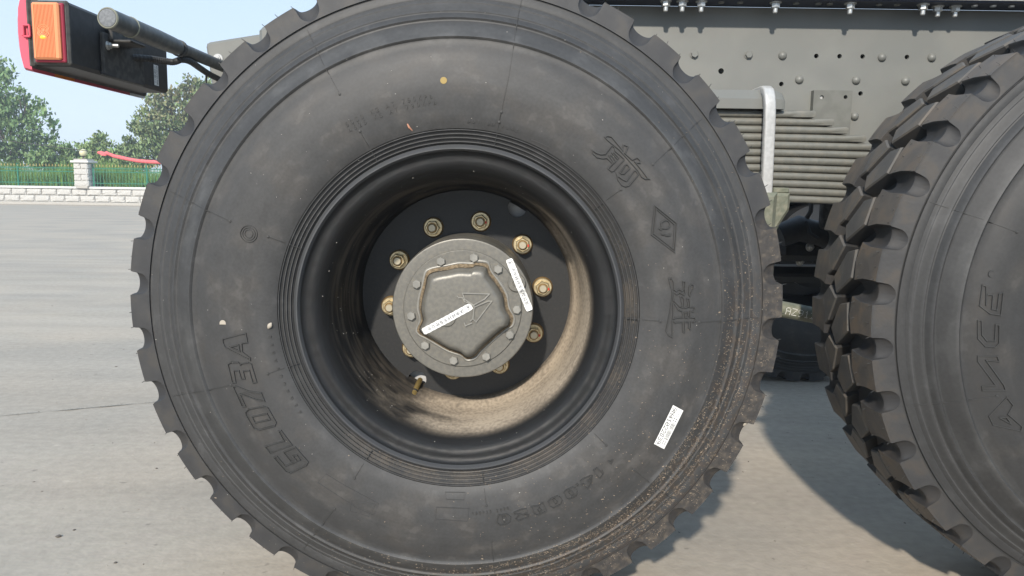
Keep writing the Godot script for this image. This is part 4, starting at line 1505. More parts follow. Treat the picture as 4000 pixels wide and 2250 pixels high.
func axles(truck: Node3D) -> void:
	for k in 2:
		var g := group_node("rear_axle", truck, Vector3(1.45 * k, 0.64, 0))
		var s := Soup.new()
		s.spin([Vector2(0.185, -0.235), Vector2(0.185, -0.40), Vector2(0.12, -0.42), Vector2(0.085, -0.50), Vector2(0.075, -0.85), Vector2(0.10, -0.95), Vector2(0.20, -1.05), Vector2(0.22, -1.165), Vector2(0.20, -1.28), Vector2(0.10, -1.38), Vector2(0.075, -1.5), Vector2(0.085, -1.83), Vector2(0.185, -1.93), Vector2(0.185, -2.10)], 32)
		fix_out(s, Vector3(0, 0, -1.165))
		part("axle_housing", s.mesh(40.0), M.black_paint, g)
		s = Soup.new()
		s.box(Vector3(-0.14 if k == 1 else 0.14, 0.085, -0.78), Vector3(0.10, 0.055, 0.13), 0.012)
		s.box(Vector3(-0.40 if k == 1 else 0.40, 0.125, -0.86), Vector3(0.16, 0.05, 0.10), 0.015)
		part("axle_bracket", s.mesh(), M.black_plastic, g)
		# far wheel of the pair
		var w := group_node("far_wheel", truck, Vector3(1.45 * k, 0.64, -2.33))
		var turn := Basis(Vector3(0, 1, 0), PI)
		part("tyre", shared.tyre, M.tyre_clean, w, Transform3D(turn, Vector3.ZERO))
		var st := SurfaceTool.new()
		for i in 36:
			var a := 10.0 * i + 2.0
			st.append_from(shared.lug, 0, Transform3D(turn, Vector3.ZERO) * on_tyre(deg_to_rad(a)))
			st.append_from(shared.block_b, 0, Transform3D(turn, Vector3.ZERO) * on_tyre(deg_to_rad(a)))
			st.append_from(shared.block_c, 0, Transform3D(turn, Vector3.ZERO) * on_tyre(deg_to_rad(a)))
			st.append_from(shared.lug, 0, Transform3D(turn, Vector3.ZERO) * Transform3D(Basis(Vector3(0, 0, 1), deg_to_rad(a + 2.2)) * Basis(Vector3(1, 0, 0), PI), Vector3(-0.0083, 0.0038, 2.0 * TREAD_MID)))
		tag(part("tread", st.commit(), M.rubber, w), "", "", "", "stuff")
		part("rim", shared.rim, M.black_paint, w, Transform3D(turn, Vector3.ZERO))
		part("rim_back", shared.rim_back, M.black_paint, w, Transform3D(turn, Vector3.ZERO))
		part("wheel_disc", shared.disc, M.black_paint, w, Transform3D(turn, Vector3.ZERO))
		part("hub", shared.hub, M.hub, w, Transform3D(turn, Vector3.ZERO))
	# torque rod running from the saddle to the second axle
	var r := group_node("torque_rod", truck)
	var rod := Soup.new()
	var a := Vector3(0.60, 0.606, -0.53)
	var b := Vector3(1.36, 0.470, -0.53)
	rod.tube([a, b], 0.0215, 24)
	part("rod", rod.mesh(40.0), M.olive_cast, r)
	var d := (b - a).normalized()
	var dots := Soup.new()
	var side := Vector3(0, 0, 1).cross(d).normalized()
	var x := 0.0
	for ch in "AZ9125":
		for k in 35:
			if PIXEL_FONT[ch][k] == "1":
				var along := 0.222 + x + (k % 5) * 0.0027
				var up := 0.0085 - (k / 5) * 0.0028
				var o := a + d * along + side * up + Vector3(0, 0, sqrt(0.0215 * 0.0215 - up * up))
				dots.box(o, Vector3(0.0018, 0.0018, 0.0008), 0.0003)
		x += 0.0165
	tag(part("stamped_code", dots.mesh(), M.paper, r), "white dotted code AZ9125 on the rod", "")
	# clutter under the springs: brackets, hoses and a pale bolt or two
	var u := group_node("brake_gear", truck)
	var s := Soup.new()
	s.box(Vector3(1.075, 0.812, -0.80), Vector3(0.14, 0.085, 0.02), 0.004)
	part("bracket_plate", s.mesh(), M.dusty_black, u)
	s = Soup.new()
	s.tube([Vector3(0.90, 0.745, -0.83), Vector3(0.955, 0.768, -0.83), Vector3(1.02, 0.752, -0.83), Vector3(1.09, 0.72, -0.83)], [0.035, 0.040, 0.036, 0.030], 14)
	s.tube([Vector3(0.965, 0.79, -0.80), Vector3(0.975, 0.755, -0.79), Vector3(1.0, 0.74, -0.79)], 0.006, 8)
	part("brake_chamber", s.mesh(50.0), M.black_plastic, u)
	s = Soup.new()
	s.tube([Vector3(0.99, 0.86, -0.83), Vector3(0.985, 0.82, -0.82), Vector3(0.97, 0.79, -0.82)], 0.007, 8)
	s.tube([Vector3(1.045, 0.77, -0.80), Vector3(1.047, 0.70, -0.80), Vector3(1.05, 0.64, -0.80)], 0.008, 8)
	part("air_hose", s.mesh(50.0), M.dusty_black, u)
	s = Soup.new()
	s.box(Vector3(1.02, 0.70, -0.90), Vector3(0.22, 0.07, 0.10), 0.02)
	s.box(Vector3(0.98, 0.62, -0.95), Vector3(0.30, 0.05, 0.12), 0.02)
	part("bracket_arm", s.mesh(), M.black_paint, u)
	for q: Vector3 in [Vector3(0.998, 0.712, -0.846), Vector3(0.985, 0.664, -0.885)]:
		part("bolt", bolt_shape(0.010, 0.008, 0.014, 0.003, 0.005, 0.006), M.zinc, u, Transform3D(Basis(Vector3(0, 1, 0), 0.3), q))


func tail_lamp(truck: Node3D) -> void:
	var g := group_node("tail_lamp", truck)
	var s := Soup.new()
	s.box(Vector3(-0.8415, 1.171, -0.345), Vector3(0.083, 0.128, 0.45), 0.007)
	part("housing", s.mesh(), M.black_plastic, g)
	s = Soup.new()
	s.box(Vector3(-0.879, 1.1705, -0.36), Vector3(0.012, 0.137, 0.492), 0.005)
	part("gasket", s.mesh(), M.dusty_black, g)
	# the face that looks to the rear: red, amber, red, white
	var zs := [-0.116, -0.195, -0.270, -0.520, -0.602]
	var ms: Array[Material] = [M.pink_red, M.amber, M.pink_red, M.clear]
	for k in 4:
		var l := Soup.new()
		var z0: float = zs[k] - (0.0005 if k > 0 else 0.0)
		var z1: float = zs[k + 1] + 0.0005
		var rings := []
		for q: Array in [[z0, 0.0 if k > 0 else 0.012], [z0 - 0.006, 0.0], [z1 + 0.006, 0.0], [z1, 0.0 if k < 3 else 0.012]]:
			var d: float = q[1]
			var ring := PackedVector3Array()
			for p: Vector2 in [Vector2(-0.878, 1.0955 + d * 0.3), Vector2(-0.894, 1.0985 + d * 0.4), Vector2(-0.8985, 1.113 + d), Vector2(-0.9045 + d * 0.4, 1.145), Vector2(-0.9055 + d * 0.4, 1.172), Vector2(-0.9045 + d * 0.4, 1.199), Vector2(-0.8985, 1.230 - d), Vector2(-0.894, 1.239 - d * 0.4), Vector2(-0.878, 1.2425 - d * 0.3)]:
				ring.append(Vector3(p.x, p.y, q[0]))
			rings.append(ring)
		l.loft(rings)
		fix_out(l, Vector3(-0.89, 1.17, (z0 + z1) * 0.5))
		var o := part(["red_lens", "amber_lens", "red_lens", "white_lens"][k], l.mesh(40.0), ms[k], g)
	s = Soup.new()
	for q: Array in [[Vector3(-0.881, 1.163, -0.112), Vector3(0.014, 0.004, 0.006)], [Vector3(-0.881, 1.185, -0.112), Vector3(0.014, 0.004, 0.006)], [Vector3(-0.875, 1.174, -0.112), Vector3(0.004, 0.022, 0.006)], [Vector3(-0.889, 1.174, -0.112), Vector3(0.006, 0.020, 0.005)]]:
		s.box(q[0], q[1], 0.0012)
	part("lens_clip", s.mesh(), M.pink_red, g)
	# side marker on the near end
	s = Soup.new()
	s.box(Vector3(-0.8355, 1.1715, -0.118), Vector3(0.077, 0.126, 0.012), 0.004)
	part("marker_surround", s.mesh(), M.dusty_black, g)
	s = Soup.new()
	s.box(Vector3(-0.8345, 1.1705, -0.1120), Vector3(0.0625, 0.1155, 0.009), 0.002)
	part("marker_base", s.mesh(), M.dark_red, g)
	s = Soup.new()
	s.box(Vector3(-0.8370, 1.1725, -0.1055), Vector3(0.0545, 0.1105, 0.010), 0.003)
	var n := 15
	for i in n:
		var x := -0.8595 + 0.0405 * (i + 0.5) / n
		s.tube([Vector3(x, 1.121, -0.0999), Vector3(x, 1.223, -0.0999)], 0.00105, 5)
	part("orange_lens", s.mesh(35.0), M.orange, g)
	s = Soup.new()
	for r: float in [0.0135, 0.0100, 0.0062]:
		s.spin([Vector2(r, 0.0), Vector2(r - 0.0008, 0.0012), Vector2(r - 0.0024, 0.0010), Vector2(r - 0.0030, 0.0)], 24, at3(-0.8405, 1.172, -0.0998))
	s.spin([Vector2(0.0038, 0.0), Vector2(0.0030, 0.0015), Vector2(0.0, 0.002)], 16, at3(-0.8405, 1.172, -0.0998))
	part("bullseye", s.mesh(50.0), M.bullseye, g)
	s = Soup.new()
	s.spin([Vector2(0.0062, 0.0), Vector2(0.0048, 0.0016), Vector2(0.0, 0.0024)], 16, at3(-0.8420, 1.1600, -0.1004, Basis.from_scale(Vector3(1.2, 0.7, 1.0))))
	part("bulb_glint", s.mesh(50.0), M.bulb_glint, g)  # yellow dome painted for the sun glinting on the bulb
	# bracket plate on the front side, its bolt, slots and label
	s = Soup.new()
	s.box(Vector3(-0.7965, 1.1520, -0.328), Vector3(0.008, 0.092, 0.186), 0.0018)
	s.box(Vector3(-0.7900, 1.2000, -0.31), Vector3(0.010, 0.030, 0.10), 0.002)
	s.box(Vector3(-0.7720, 1.1840, -0.30), Vector3(0.050, 0.006, 0.07), 0.002)
	part("bracket", s.mesh(), M.dusty_black, g)
	s = Soup.new()
	s.box(Vector3(-0.795, 1.109, -0.252), Vector3(0.006, 0.006, 0.06), 0.0015)
	part("bracket_foot", s.mesh(), M.black_plastic, g)
	var side := Basis(Vector3(0, 1, 0), PI / 2.0)
	part("bolt", bolt_shape(0.0072, 0.0060, 0.0095, 0.0022, 0.0042, 0.016), M.zinc, g, Transform3D(side, Vector3(-0.7925, 1.1715, -0.253)))
	for q: Vector2 in [Vector2(1.128, -0.215), Vector2(1.205, -0.215), Vector2(1.122, -0.470)]:
		s = Soup.new()
		s.box(Vector3(-0.8002, q.x, q.y), Vector3(0.0012, 0.015, 0.008), 0.0005)
		part("slot", s.mesh(), M.wire, g)
	s = Soup.new()
	var y0 := 1.118
	var y1 := 1.168
	s.tri(Vector3(-0.7992, y0, -0.485), Vector3(-0.7992, y0, -0.510), Vector3(-0.7992, y1, -0.510), Vector2(0, 0), Vector2(0, 1), Vector2(1, 1))
	s.tri(Vector3(-0.7992, y0, -0.485), Vector3(-0.7992, y1, -0.510), Vector3(-0.7992, y1, -0.485), Vector2(0, 0), Vector2(1, 1), Vector2(1, 0))
	part("barcode_sticker", s.mesh(), M.label, g)
	# the tube that carries the lamp, running in to the frame
	var t := group_node("lamp_tube", truck)
	s = Soup.new()
	s.tube([Vector3(-0.722, 1.203, -0.122), Vector3(-0.720, 1.2025, -0.205)], 0.0205, 28)
	part("sleeve", s.mesh(40.0), M.tube_grey, t)
	s = Soup.new()
	s.tube([Vector3(-0.720, 1.2022, -0.205), Vector3(-0.718, 1.2015, -0.32), Vector3(-0.7175, 1.2012, -0.40), Vector3(-0.717, 1.201, -0.43)], [0.0204, 0.0206, 0.0195, 0.0185], 28)
	part("taped_sleeve", s.mesh(40.0), M.tube_grey, t)
	s = Soup.new()
	s.spin([Vector2(0.0205, 0.0), Vector2(0.0222, 0.001), Vector2(0.0222, 0.003), Vector2(0.0205, 0.004)], 28, at3(-0.720, 1.2025, -0.209))
	part("weld_bead", s.mesh(50.0), M.weld, t)
	s = Soup.new()
	s.spin([Vector2(0.0208, -0.003), Vector2(0.0215, 0.0), Vector2(0.0200, 0.0025), Vector2(0.0186, 0.0025), Vector2(0.0180, 0.0005)], 32, at3(-0.722, 1.203, -0.122))
	part("tube_rim", s.mesh(40.0), M.weld, t)
	s = Soup.new()
	s.spin([Vector2(0.0180, -0.002), Vector2(0.0176, 0.0022), Vector2(0.0160, 0.0032), Vector2(0.0, 0.0034)], 32, at3(-0.722, 1.203, -0.122))
	part("end_cap", s.mesh(40.0), M.tube_cap, t)
	s = Soup.new()
	s.tube([Vector3(-0.717, 1.201, -0.43), Vector3(-0.708, 1.198, -0.80)], 0.0150, 24)
	part("thin_tube", s.mesh(40.0), M.tube_grey, t)
	s = Soup.new()
	s.spin([Vector2(0.0165, -0.006), Vector2(0.0200, -0.005), Vector2(0.0200, 0.005), Vector2(0.0165, 0.006)], 28, at3(-0.7172, 1.2005, -0.445))
	part("cable_tie", s.mesh(40.0), M.wire, t)
	s = Soup.new()
	var path := []
	var rad := []
	var way := [Vector3(-0.800, 1.165, -0.36), Vector3(-0.778, 1.171, -0.42), Vector3(-0.758, 1.171, -0.45), Vector3(-0.742, 1.1715, -0.468), Vector3(-0.722, 1.178, -0.47), Vector3(-0.714, 1.1785, -0.50), Vector3(-0.720, 1.173, -0.58), Vector3(-0.722, 1.167, -0.65), Vector3(-0.714, 1.160, -0.735), Vector3(-0.690, 1.150, -0.80)]
	for k in way.size() - 1:
		for i in 12:
			var p0: Vector3 = way[maxi(k - 1, 0)]
			var p1: Vector3 = way[k]
			var p2: Vector3 = way[k + 1]
			var p3: Vector3 = way[mini(k + 2, way.size() - 1)]
			path.append(p1.cubic_interpolate(p2, p0, p3, i / 12.0))
			rad.append(0.0080 + (0.0006 if i % 2 == 0 else -0.0006))
	s.tube(path, rad, 10)
	part("conduit", s.mesh(20.0), M.wire, t)
	s = Soup.new()
	s.tube([Vector3(-0.725, 1.165, -0.63), Vector3(-0.731, 1.150, -0.645), Vector3(-0.733, 1.140, -0.648)], [0.003, 0.002, 0.001], 6)
	s.tube([Vector3(-0.712, 1.156, -0.735), Vector3(-0.722, 1.136, -0.735), Vector3(-0.712, 1.128, -0.735)], [0.003, 0.0022, 0.0018], 6)
	part("tie_tail", s.mesh(50.0), M.wire, t)


# ---------- the yard and what lies beyond ----------
func sheet(x0: float, x1: float, z0: float, z1: float, y: float, tile: float, nx := 1, nz := 1) -> ArrayMesh:
	var st := SurfaceTool.new()
	st.begin(Mesh.PRIMITIVE_TRIANGLES)
	for i in nx + 1:
		for j in nz + 1:
			var p := Vector3(lerpf(x0, x1, float(i) / nx), y, lerpf(z0, z1, float(j) / nz))
			st.set_normal(Vector3.UP)
			st.set_uv(Vector2(p.x, p.z) / tile)
			st.set_uv2(Vector2(p.x, p.z * 1.6) / 23.0)
			st.add_vertex(p)
	for i in nx:
		for j in nz:
			var a := i * (nz + 1) + j
			for k: int in [a, a + nz + 1, a + 1, a + 1, a + nz + 1, a + nz + 2]:
				st.add_index(k)
	st.generate_tangents()
	return st.commit()


func rock_face(w: float, h: float, d: float, seed_: int, chip := 0.45) -> ArrayMesh:
	var s := Soup.new()
	var r := RandomNumberGenerator.new()
	r.seed = seed_
	var nx := 7
	var ny := 5
	var grid := []
	for i in nx + 1:
		var row := []
		for j in ny + 1:
			var u := float(i) / nx
			var v := float(j) / ny
			var edge := minf(minf(u, 1.0 - u) * w, minf(v, 1.0 - v) * h)
			var z := 0.0
			if edge > 0.001:
				z = 0.055 + r.randf_range(-0.006, 0.006)
				if v < 0.45:
					z -= chip * 0.1 * (0.45 - v) * r.randf_range(0.4, 1.8)
				if u > 0.8 or u < 0.15:
					z -= r.randf_range(0.0, 0.025)
			var q := Vector3((u - 0.5) * w, (v - 0.5) * h, z)
			if edge > 0.001:
				q.x += r.randf_range(-0.02, 0.02)
				q.y += r.randf_range(-0.015, 0.015)
				if j == 1:
					q.y -= h * 0.07
				if j == ny - 1:
					q.y += h * 0.10
				if i == 1:
					q.x -= w * 0.07
				if i == nx - 1:
					q.x += w * 0.07
			row.append(q)
		grid.append(row)
	for i in nx:
		for j in ny:
			s.quad(grid[i][j], grid[i + 1][j], grid[i + 1][j + 1], grid[i][j + 1])
	s.box(Vector3(0, 0, -d * 0.5 - 0.001), Vector3(w, h, d), 0.0)
	return s.mesh(18.0)


const WALL_Z := -30.0


func boundary_wall() -> void:
	var g := group_node("boundary_wall", self, Vector3(-15, 0, WALL_Z))
	tag(g, "long low white boundary wall of rock-faced stone blocks with a flat coping", "wall")
	var x0 := -24.4
	var x1 := 19.0
	var s := Soup.new()
	s.box(Vector3((x0 + x1) * 0.5, 0.36, -0.16), Vector3(x1 - x0, 0.66, 0.22), 0.0)
	part("core", s.mesh(), M.mortar, g)
	s = Soup.new()
	s.box(Vector3((x0 + x1) * 0.5, 0.058, -0.08), Vector3(x1 - x0, 0.118, 0.30), 0.012)
	part("plinth", s.mesh(), M.mortar, g)
	var kinds: Array[ArrayMesh] = []
	for k in 6:
		kinds.append(rock_face(0.585, 0.245, 0.05, 300 + k))
	var n := int((x1 - x0) / 0.61)
	for row in 2:
		for i in n:
			var x := x0 + 0.30 + 0.61 * i + (0.29 if row == 1 else 0.0)
			part("stone", kinds[rng.randi() % 6], M.stone, g, at3(x, 0.248 if row == 0 else 0.520, -0.018 + rng.randf_range(-0.006, 0.006)))
	for i in 14:
		s = Soup.new()
		s.box(Vector3(x0 + 1.55 + 3.1 * i, 0.702, -0.14), Vector3(3.09, 0.092, 0.40), 0.012)
		part("coping", s.mesh(), M.coping, g)


func gate_pillar() -> void:
	var g := group_node("stone_pillar", self, Vector3(-17.275, 0.747, WALL_Z - 0.14))
	tag(g, "square white rock-faced stone pillar with a two-step cap standing on the wall", "pillar")
	var s := Soup.new()
	s.box(Vector3(0, 0.46, 0), Vector3(0.50, 0.92, 0.50), 0.0)
	part("core", s.mesh(), M.mortar, g)
	s = Soup.new()
	s.box(Vector3(0, -0.02, 0.02), Vector3(0.48, 0.10, 0.52), 0.01)
	part("foot", s.mesh(), M.mortar, g)
	var wide := [rock_face(0.56, 0.225, 0.04, 401), rock_face(0.56, 0.225, 0.04, 402)]
	var half := [rock_face(0.277, 0.225, 0.04, 403), rock_face(0.277, 0.225, 0.04, 404)]
	for row in 4:
		for side in 4:
			var b := Basis(Vector3(0, 1, 0), PI / 2.0 * side)
			var y := 0.118 + 0.234 * row
			if (row + side) % 2 == 0:
				part("stone", wide[(row / 2) % 2], M.stone, g, Transform3D(b, b * Vector3(0, y, 0.245)))
			else:
				part("stone", half[row % 2], M.stone, g, Transform3D(b, b * Vector3(-0.141, y, 0.245)))
				part("stone", half[(row + 1) % 2], M.stone, g, Transform3D(b, b * Vector3(0.141, y, 0.245)))
	s = Soup.new()
	s.box(Vector3(0, 0.992, 0), Vector3(0.73, 0.085, 0.73), 0.012)
	part("cap_slab", s.mesh(), M.coping, g)
	s = Soup.new()
	s.box(Vector3(0, 1.069, 0), Vector3(0.54, 0.066, 0.54), 0.012)
	part("cap_slab", s.mesh(), M.mortar, g)
	var l := group_node("globe_lamp", self, Vector3(-17.278, 1.85, WALL_Z - 0.14))
	tag(l, "round cream globe lamp on top of the stone pillar", "lamp")
	s = Soup.new()
	s.spin([Vector2(0.07, 0.0), Vector2(0.065, 0.03), Vector2(0.03, 0.05), Vector2(0.03, 0.085), Vector2(0.075, 0.105), Vector2(0.078, 0.125)], 20, Transform3D(Basis(Vector3(1, 0, 0), -PI / 2.0), Vector3.ZERO))
	part("stem", s.mesh(40.0), M.bark, l)
	s = Soup.new()
	var ball := []
	for k in 15:
		var a := -PI * 0.44 + PI * 0.94 * k / 14.0
		ball.append(Vector2(cos(a) * 0.147, 0.252 + sin(a) * 0.147))
	s.spin(ball, 28, Transform3D(Basis(Vector3(1, 0, 0), -PI / 2.0), Vector3.ZERO))
	part("globe", s.mesh(60.0), M.globe, l)


func fence(called: String, label: String, x0: float, x1: float, posts: Array) -> void:
	var g := group_node(called, self, Vector3((x0 + x1) * 0.5, 0.748, WALL_Z - 0.14))
	tag(g, label, "fence", "green picket fences on the boundary wall")
	var o := (x0 + x1) * 0.5
	for y: float in [0.73, 0.595, 0.137]:
		var s := Soup.new()
		s.box(Vector3(0, y, 0), Vector3(x1 - x0, 0.032, 0.026), 0.004)
		part("rail", s.mesh(), M.green_paint, g)
	for x: float in posts:
		var s := Soup.new()
		s.box(Vector3(x - o, 0.445, 0.0), Vector3(0.055, 0.89, 0.055), 0.006)
		s.box(Vector3(x - o, 0.897, 0.0), Vector3(0.065, 0.014, 0.065), 0.004)
		part("post", s.mesh(), M.green_paint, g)
	var p := Soup.new()
	p.box(Vector3(0, 0.405, 0.018), Vector3(0.014, 0.80, 0.009), 0.002)
	for y: float in [0.73, 0.595, 0.137]:
		p.box(Vector3(0, y, 0.026), Vector3(0.024, 0.024, 0.012), 0.006)
	var pm := p.mesh()
	var t := Soup.new()
	t.tube([Vector3(0, 0.80, 0.018), Vector3(0, 0.815, 0.018), Vector3(0, 0.835, 0.018), Vector3(0, 0.865, 0.018), Vector3(0, 0.905, 0.018)], [0.010, 0.016, 0.0155, 0.009, 0.001], 8)
	var tm := t.mesh(50.0)
	var n := int((x1 - x0) / 0.1285)
	for i in n:
		var x := x0 + 0.064 + 0.1285 * i
		var k := part("picket", pm, M.pale_green, g, at3(x - o, 0, 0))
		part("spear_tip", tm, M.spear, k)


func leaf_mesh() -> ArrayMesh:
	var s := Soup.new()
	var a := [Vector3(0, 0, 0), Vector3(0.28, 0.35, 0.10), Vector3(0.20, 0.75, 0.06), Vector3(0, 1, -0.08), Vector3(-0.20, 0.75, 0.06), Vector3(-0.28, 0.35, 0.10)]
	var mid := Vector3(0, 0.5, -0.02)
	for i in 6:
		s.tri(mid, a[i], a[(i + 1) % 6])
	return s.mesh(80.0)


func tree(called: String, label: String, foot: Vector3, clumps: Array, leaves: int, size: float, tone: Color, trunk_r: float, lean := 0.0, cat := "tree") -> void:
	var g := group_node(called, self, foot)
	tag(g, label, cat, "trees and shrubs behind the fence")
	var s := Soup.new()
	var mean := Vector3.ZERO
	for c: Array in clumps:
		mean += c[0] / clumps.size()
	var fork := Vector3(mean.x * 0.5, mean.y * 0.42, mean.z * 0.5)
	s.tube([Vector3.ZERO, fork * 0.5 + Vector3(0.06, 0, 0.03), fork], [trunk_r * 1.25, trunk_r, trunk_r * 0.85], 9)
	for c: Array in clumps:
		var e: Vector3 = c[0]
		var m := fork.lerp(e, 0.5) + Vector3(rng.randf_range(-0.2, 0.2), -0.12, rng.randf_range(-0.2, 0.2))
		s.tube([fork, m, e], [trunk_r * 0.55, trunk_r * 0.38, trunk_r * 0.16], 6, false)
		for k in 3:
			var d: Vector3 = Vector3(rng.randfn(), rng.randfn() * 0.7 + 0.3, rng.randfn()).normalized() * float(c[1]) * 0.9
			s.tube([m.lerp(e, 0.6), e + d * 0.6, e + d], [trunk_r * 0.18, trunk_r * 0.12, trunk_r * 0.04], 4, false)
	part("trunk", s.mesh(50.0), M.bark, g)
	var where: Array[Transform3D] = []
	var tints := PackedColorArray()
	var vol := 0.0
	for c: Array in clumps:
		vol += pow(c[1], 2.3)
	for c: Array in clumps:
		var o: Vector3 = c[0]
		var r: float = c[1]
		var twigs: Array[Vector3] = []
		for k in maxi(10, int(42 * r)):
			var d := Vector3(rng.randfn(), rng.randfn() * 0.72, rng.randfn()).normalized()
			twigs.append(d * r * (0.45 + 0.62 * sqrt(rng.randf())))
		var clump_tone := rng.randf_range(0.8, 1.2)
		for i in int(leaves * pow(r, 2.3) / vol):
			var tw := twigs[rng.randi() % twigs.size()]
			var q := tw + Vector3(rng.randfn(), rng.randfn() * 0.7, rng.randfn()) * 0.11 * (0.6 + r)
			var b := Basis.from_euler(Vector3(rng.randf_range(-1.2, 0.9), rng.randf() * TAU, rng.randf_range(-0.9, 0.9)))
			where.append(Transform3D(b.scaled(Vector3.ONE * size * rng.randf_range(0.7, 1.3)), o + q))
			var v := clump_tone * rng.randf_range(0.95, 1.6)
			var dry: float = c[2] if c.size() > 2 and rng.randf() < 0.7 else 0.0
			var t := tone.lerp(Color(0.25, 0.20, 0.12), dry)
			tints.append(Color(t.r * v * rng.randf_range(0.9, 1.15), t.g * v, t.b * v))
	tag(scatter("crown", leaf_mesh(), M.leaf, where, tints, g), "", "", "", "stuff")


func reeds() -> void:
	var s := Soup.new()
	var a := [Vector3(-0.5, 0, 0), Vector3(0.5, 0, 0), Vector3(0.42, 0.55, 0.10), Vector3(-0.42, 0.55, 0.10), Vector3(0.0, 1.0, 0.32)]
	s.tri(a[0], a[1], a[2]); s.tri(a[0], a[2], a[3]); s.tri(a[3], a[2], a[4])
	var where: Array[Transform3D] = []
	var tints := PackedColorArray()
	for i in 40000:
		var x := rng.randf_range(-39.5, -5.0)
		var z := WALL_Z - 0.7 - pow(rng.randf(), 1.4) * 3.8
		var h := rng.randf_range(0.9, 1.55) + 0.22 * sin(x * 1.3) + 0.12 * sin(x * 3.7 + 1.0)
		h += maxf(0.0, (WALL_Z - z) * 0.09)
		var b := Basis(Vector3(0, 1, 0), rng.randf() * TAU) * Basis(Vector3(1, 0, 0), rng.randf_range(-0.2, 0.2))
		where.append(Transform3D(b * Basis.from_scale(Vector3(rng.randf_range(0.02, 0.05), h, h * 0.6)), Vector3(x, 0, z)))
		var v := rng.randf_range(0.75, 1.6)
		tints.append(Color(0.115 * v * rng.randf_range(0.8, 1.3), 0.22 * v, 0.036 * v))
	var o := scatter("tall_grass", s.mesh(80.0), M.leaf, where, tints, self)
	tag(o, "dense bright green tall grass growing behind the fence", "grass", "", "stuff")


func greenery() -> void:
	reeds()
	var green := Color(0.120, 0.195, 0.075)
	var z := -36.0
	tree("leafy_tree", "tall dark green tree at the left edge behind the fence", Vector3(-23.9, 0, z), [
		[Vector3(1.0, 4.55, 0.3), 0.62], [Vector3(0.2, 4.1, 0), 0.85], [Vector3(1.6, 3.75, 0.2), 0.60], [Vector3(-0.3, 5.2, 0.1), 0.72], [Vector3(-0.6, 3.6, 0.2), 0.85], [Vector3(0.7, 3.2, 0.4), 0.72], [Vector3(1.45, 2.95, 0), 0.62], [Vector3(-0.9, 5.9, -0.3), 0.85], [Vector3(0.3, 2.45, 0.5), 0.80], [Vector3(1.25, 2.25, 0.3), 0.68], [Vector3(-1.2, 4.6, -0.4), 0.9], [Vector3(-0.7, 2.3, 0.3), 0.8]], 5200, 0.20, green, 0.13)
	tree("leafy_shrub", "rounded mid green shrub just left of the globe lamp", Vector3(-21.1, 0, z + 1.0), [
		[Vector3(-0.2, 2.35, 0), 0.42], [Vector3(0.15, 1.9, 0.1), 0.55], [Vector3(-0.6, 1.75, 0.2), 0.55], [Vector3(0.35, 2.45, 0), 0.25], [Vector3(0.5, 1.4, 0.2), 0.5]], 3400, 0.155, Color(0.115, 0.185, 0.065), 0.05, 0.0, "shrub")
	tree("leafy_shrub", "pale yellow-green shrub behind the globe lamp and red cloth", Vector3(-19.5, 0, z + 0.5), [
		[Vector3(-0.55, 2.45, 0), 0.42], [Vector3(0.1, 2.65, 0.1), 0.45], [Vector3(0.45, 2.3, 0), 0.45], [Vector3(-0.9, 1.9, 0.2), 0.45], [Vector3(-0.1, 2.0, 0.2), 0.6], [Vector3(0.8, 1.8, 0.1), 0.55], [Vector3(-0.5, 1.45, 0.3), 0.5]], 4600, 0.16, Color(0.185, 0.26, 0.10), 0.05, 0.0, "shrub")
	tree("leafy_shrub", "thin shrub with upright pale sprays left of the dry-topped tree", Vector3(-18.2, 0, z), [
		[Vector3(-0.1, 2.85, 0), 0.26], [Vector3(0.2, 2.6, 0), 0.34], [Vector3(-0.35, 2.35, 0.1), 0.36], [Vector3(0.1, 2.05, 0.2), 0.5], [Vector3(0.5, 1.8, 0.2), 0.55], [Vector3(-0.4, 1.7, 0.2), 0.5]], 3200, 0.15, Color(0.17, 0.24, 0.10), 0.04, 0.0, "shrub")
	tree("leafy_tree", "broad tree with browned dry leaves in its top, beside the tyre", Vector3(-15.9, 0, z - 0.5), [
		[Vector3(-0.5, 5.15, 0), 0.40, 0.75], [Vector3(-1.1, 4.85, 0.1), 0.45, 0.5], [Vector3(0.3, 5.0, 0.1), 0.5, 0.6], [Vector3(1.3, 5.55, 0), 0.42, 0.1], [Vector3(-0.9, 4.3, 0.2), 0.55, 0.45], [Vector3(-1.7, 3.95, 0.1), 0.50, 0.2], [Vector3(-2.05, 3.45, 0.2), 0.34, 0.1], [Vector3(-1.35, 3.35, 0.3), 0.6, 0.2], [Vector3(-0.3, 4.1, 0.4), 0.7, 0.4], [Vector3(0.6, 4.4, 0.2), 0.6, 0.35], [Vector3(-0.6, 3.3, 0.5), 0.75, 0.15], [Vector3(0.4, 3.3, 0.4), 0.8, 0.15], [Vector3(-1.3, 2.6, 0.4), 0.65, 0.05], [Vector3(-0.4, 2.4, 0.5), 0.75, 0.05], [Vector3(0.7, 2.4, 0.5), 0.8, 0.05], [Vector3(1.5, 3.6, 0), 0.9, 0.2], [Vector3(2.0, 4.7, 0), 0.7, 0.2], [Vector3(0.4, 5.5, 0), 0.45, 0.5], [Vector3(0.9, 5.2, 0.1), 0.5, 0.3], [Vector3(1.8, 2.4, 0.2), 0.9, 0.0]], 10500, 0.18, Color(0.135, 0.195, 0.075), 0.12)


